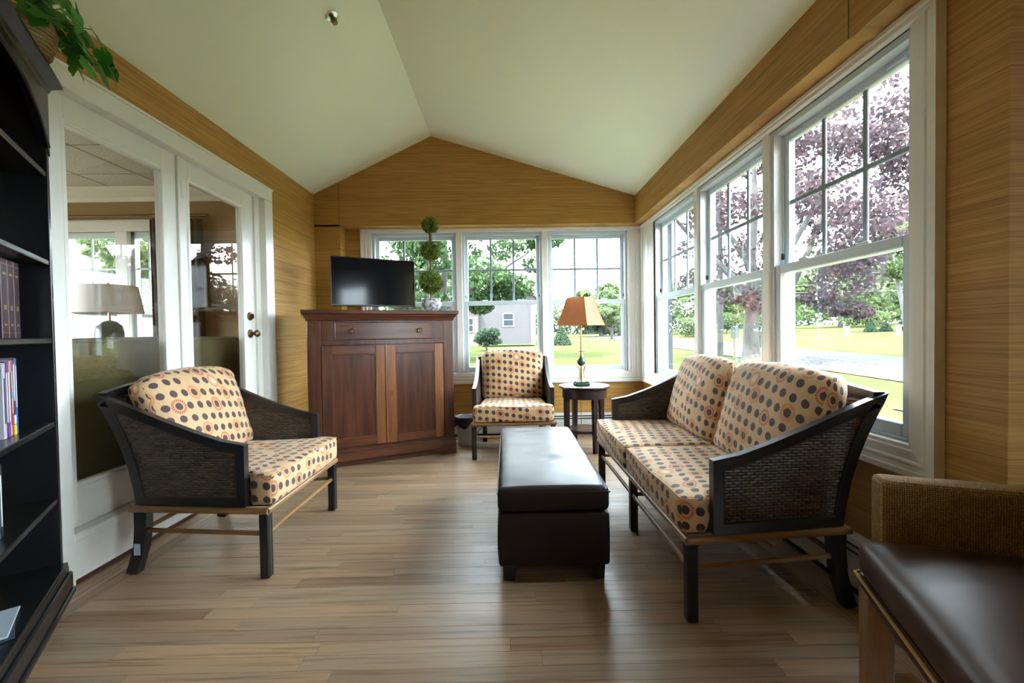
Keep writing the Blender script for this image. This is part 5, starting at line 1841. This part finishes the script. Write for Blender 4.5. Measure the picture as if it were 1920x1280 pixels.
# neighbouring house across the back lawn
nh = thing('neighbour_house', 'grey clapboard house with a brick wing across the back lawn', 'house', (0, 36, 0))
z0_ = -.1
MB().box(-2.35, 2.25, 0, 8, z0_, 4.0).prism([(-2.35, 4.0), (2.25, 4.0), (1.2, 4.9), (0, 4.0)], .02, .3, 'Y').build('wall', 'siding_grey', nh)
MB().box(-9.0, -2.35, -.4, 8, z0_, 3.4).build('brick_wing', 'brick_far', nh)
MB().box(1.95, 2.35, -.06, .5, z0_, 5.3).build('chimney', 'brick_far', nh)
MB().prism([(-2.7, 3.9), (-.2, 5.4), (2.6, 3.9), (2.6, 4.1), (-.2, 5.62), (-2.7, 4.1)], -.4, 8.4, 'Y').prism([(-9.4, 3.3), (-2.4, 3.3), (-2.4, 3.5), (-5.9, 5.0), (-9.4, 3.5)], -.8, 8.2, 'Y').build('roof', 'roof_shingle', nh)
for x in (-2.40, 2.30):
    MB().box(x - .07, x + .07, -.03, .06, z0_, 4.0).build('corner_board', 'white_paint', nh)
for x0, x1, za, zb, yy in ((-.26, .52, 1.72, 2.68, 0), (-3.9, -2.75, 1.30, 2.30, -.4), (-6.5, -5.4, 1.3, 2.3, -.4)):
    w_ = MB().box(x0 - .08, x0, yy - .05, yy, za - .08, zb + .08).box(x1, x1 + .08, yy - .05, yy, za - .08, zb + .08).box(x0, x1, yy - .05, yy, zb, zb + .08).box(x0, x1, yy - .05, yy, za - .08, za).box(x0, x1, yy - .045, yy, (za + zb) / 2 - .03, (za + zb) / 2 + .03).build('window', 'white_paint', nh)
    MB().box(x0, x1, yy - .02, yy + .01, za, zb).build('pane', 'far_pane', w_)
fb = terrain('flower_bed', 'leaf_lime', [-2, 0, 2.2], [34.2, 35.8], .12, None, None)
tag(fb, 'sunlit strip of low plants at the foot of the grey house', None, None, 'structure')
# pale house seen through the lounge window
ph = thing('pale_house', 'pale green clapboard house seen through the lounge window', 'house', (-14.0, 12.5, 0))
MB().box(-7, 1.8, 0, 7, -.6, 2.75).build('wall', 'siding_pale', ph)
MB().prism([(-.5, 2.6), (4.2, 5.2), (7.4, 2.9), (7.4, 2.75), (-.5, 2.75)], -7.6, 2.5, 'X')
rf = MB()
rf.prism([(-.6, 2.65), (3.4, 5.0), (7.6, 2.65)], -7.5, 2.4, 'X').build('roof', 'roof_shingle', ph)
MB().box(-7.5, 2.42, -.64, -.58, 2.52, 2.72).box(2.38, 2.44, -.6, 7.6, 2.52, 2.70).build('fascia', 'white_paint', ph)
MB().box(1.72, 1.86, -.04, .1, -.6, 2.6).build('corner_board', 'white_paint', ph)
tree('far_tree', 'leafy green tree right of the pale house outside the lounge', -8.0, 12.3, ([(0, 0, -.1), (0, 0, 2), (0, 0, 4)], [.2, .16, .06]), blob_cloud(95, 30, (0, 0, 2.9), (2.6, 2.2, 2.6), .6, .4), 'leaf_lime', 9000, .18, 96)
tree('far_tree', 'tall green tree behind the roof of the pale house', -27, 38, ([(0, 0, -.1), (0, 0, 3), (0, 0, 8)], [.3, .24, .08]), blob_cloud(97, 30, (0, 0, 7), (5.5, 4.5, 4.2), 1.2, 2), 'leaf_green', 9000, .34, 98)
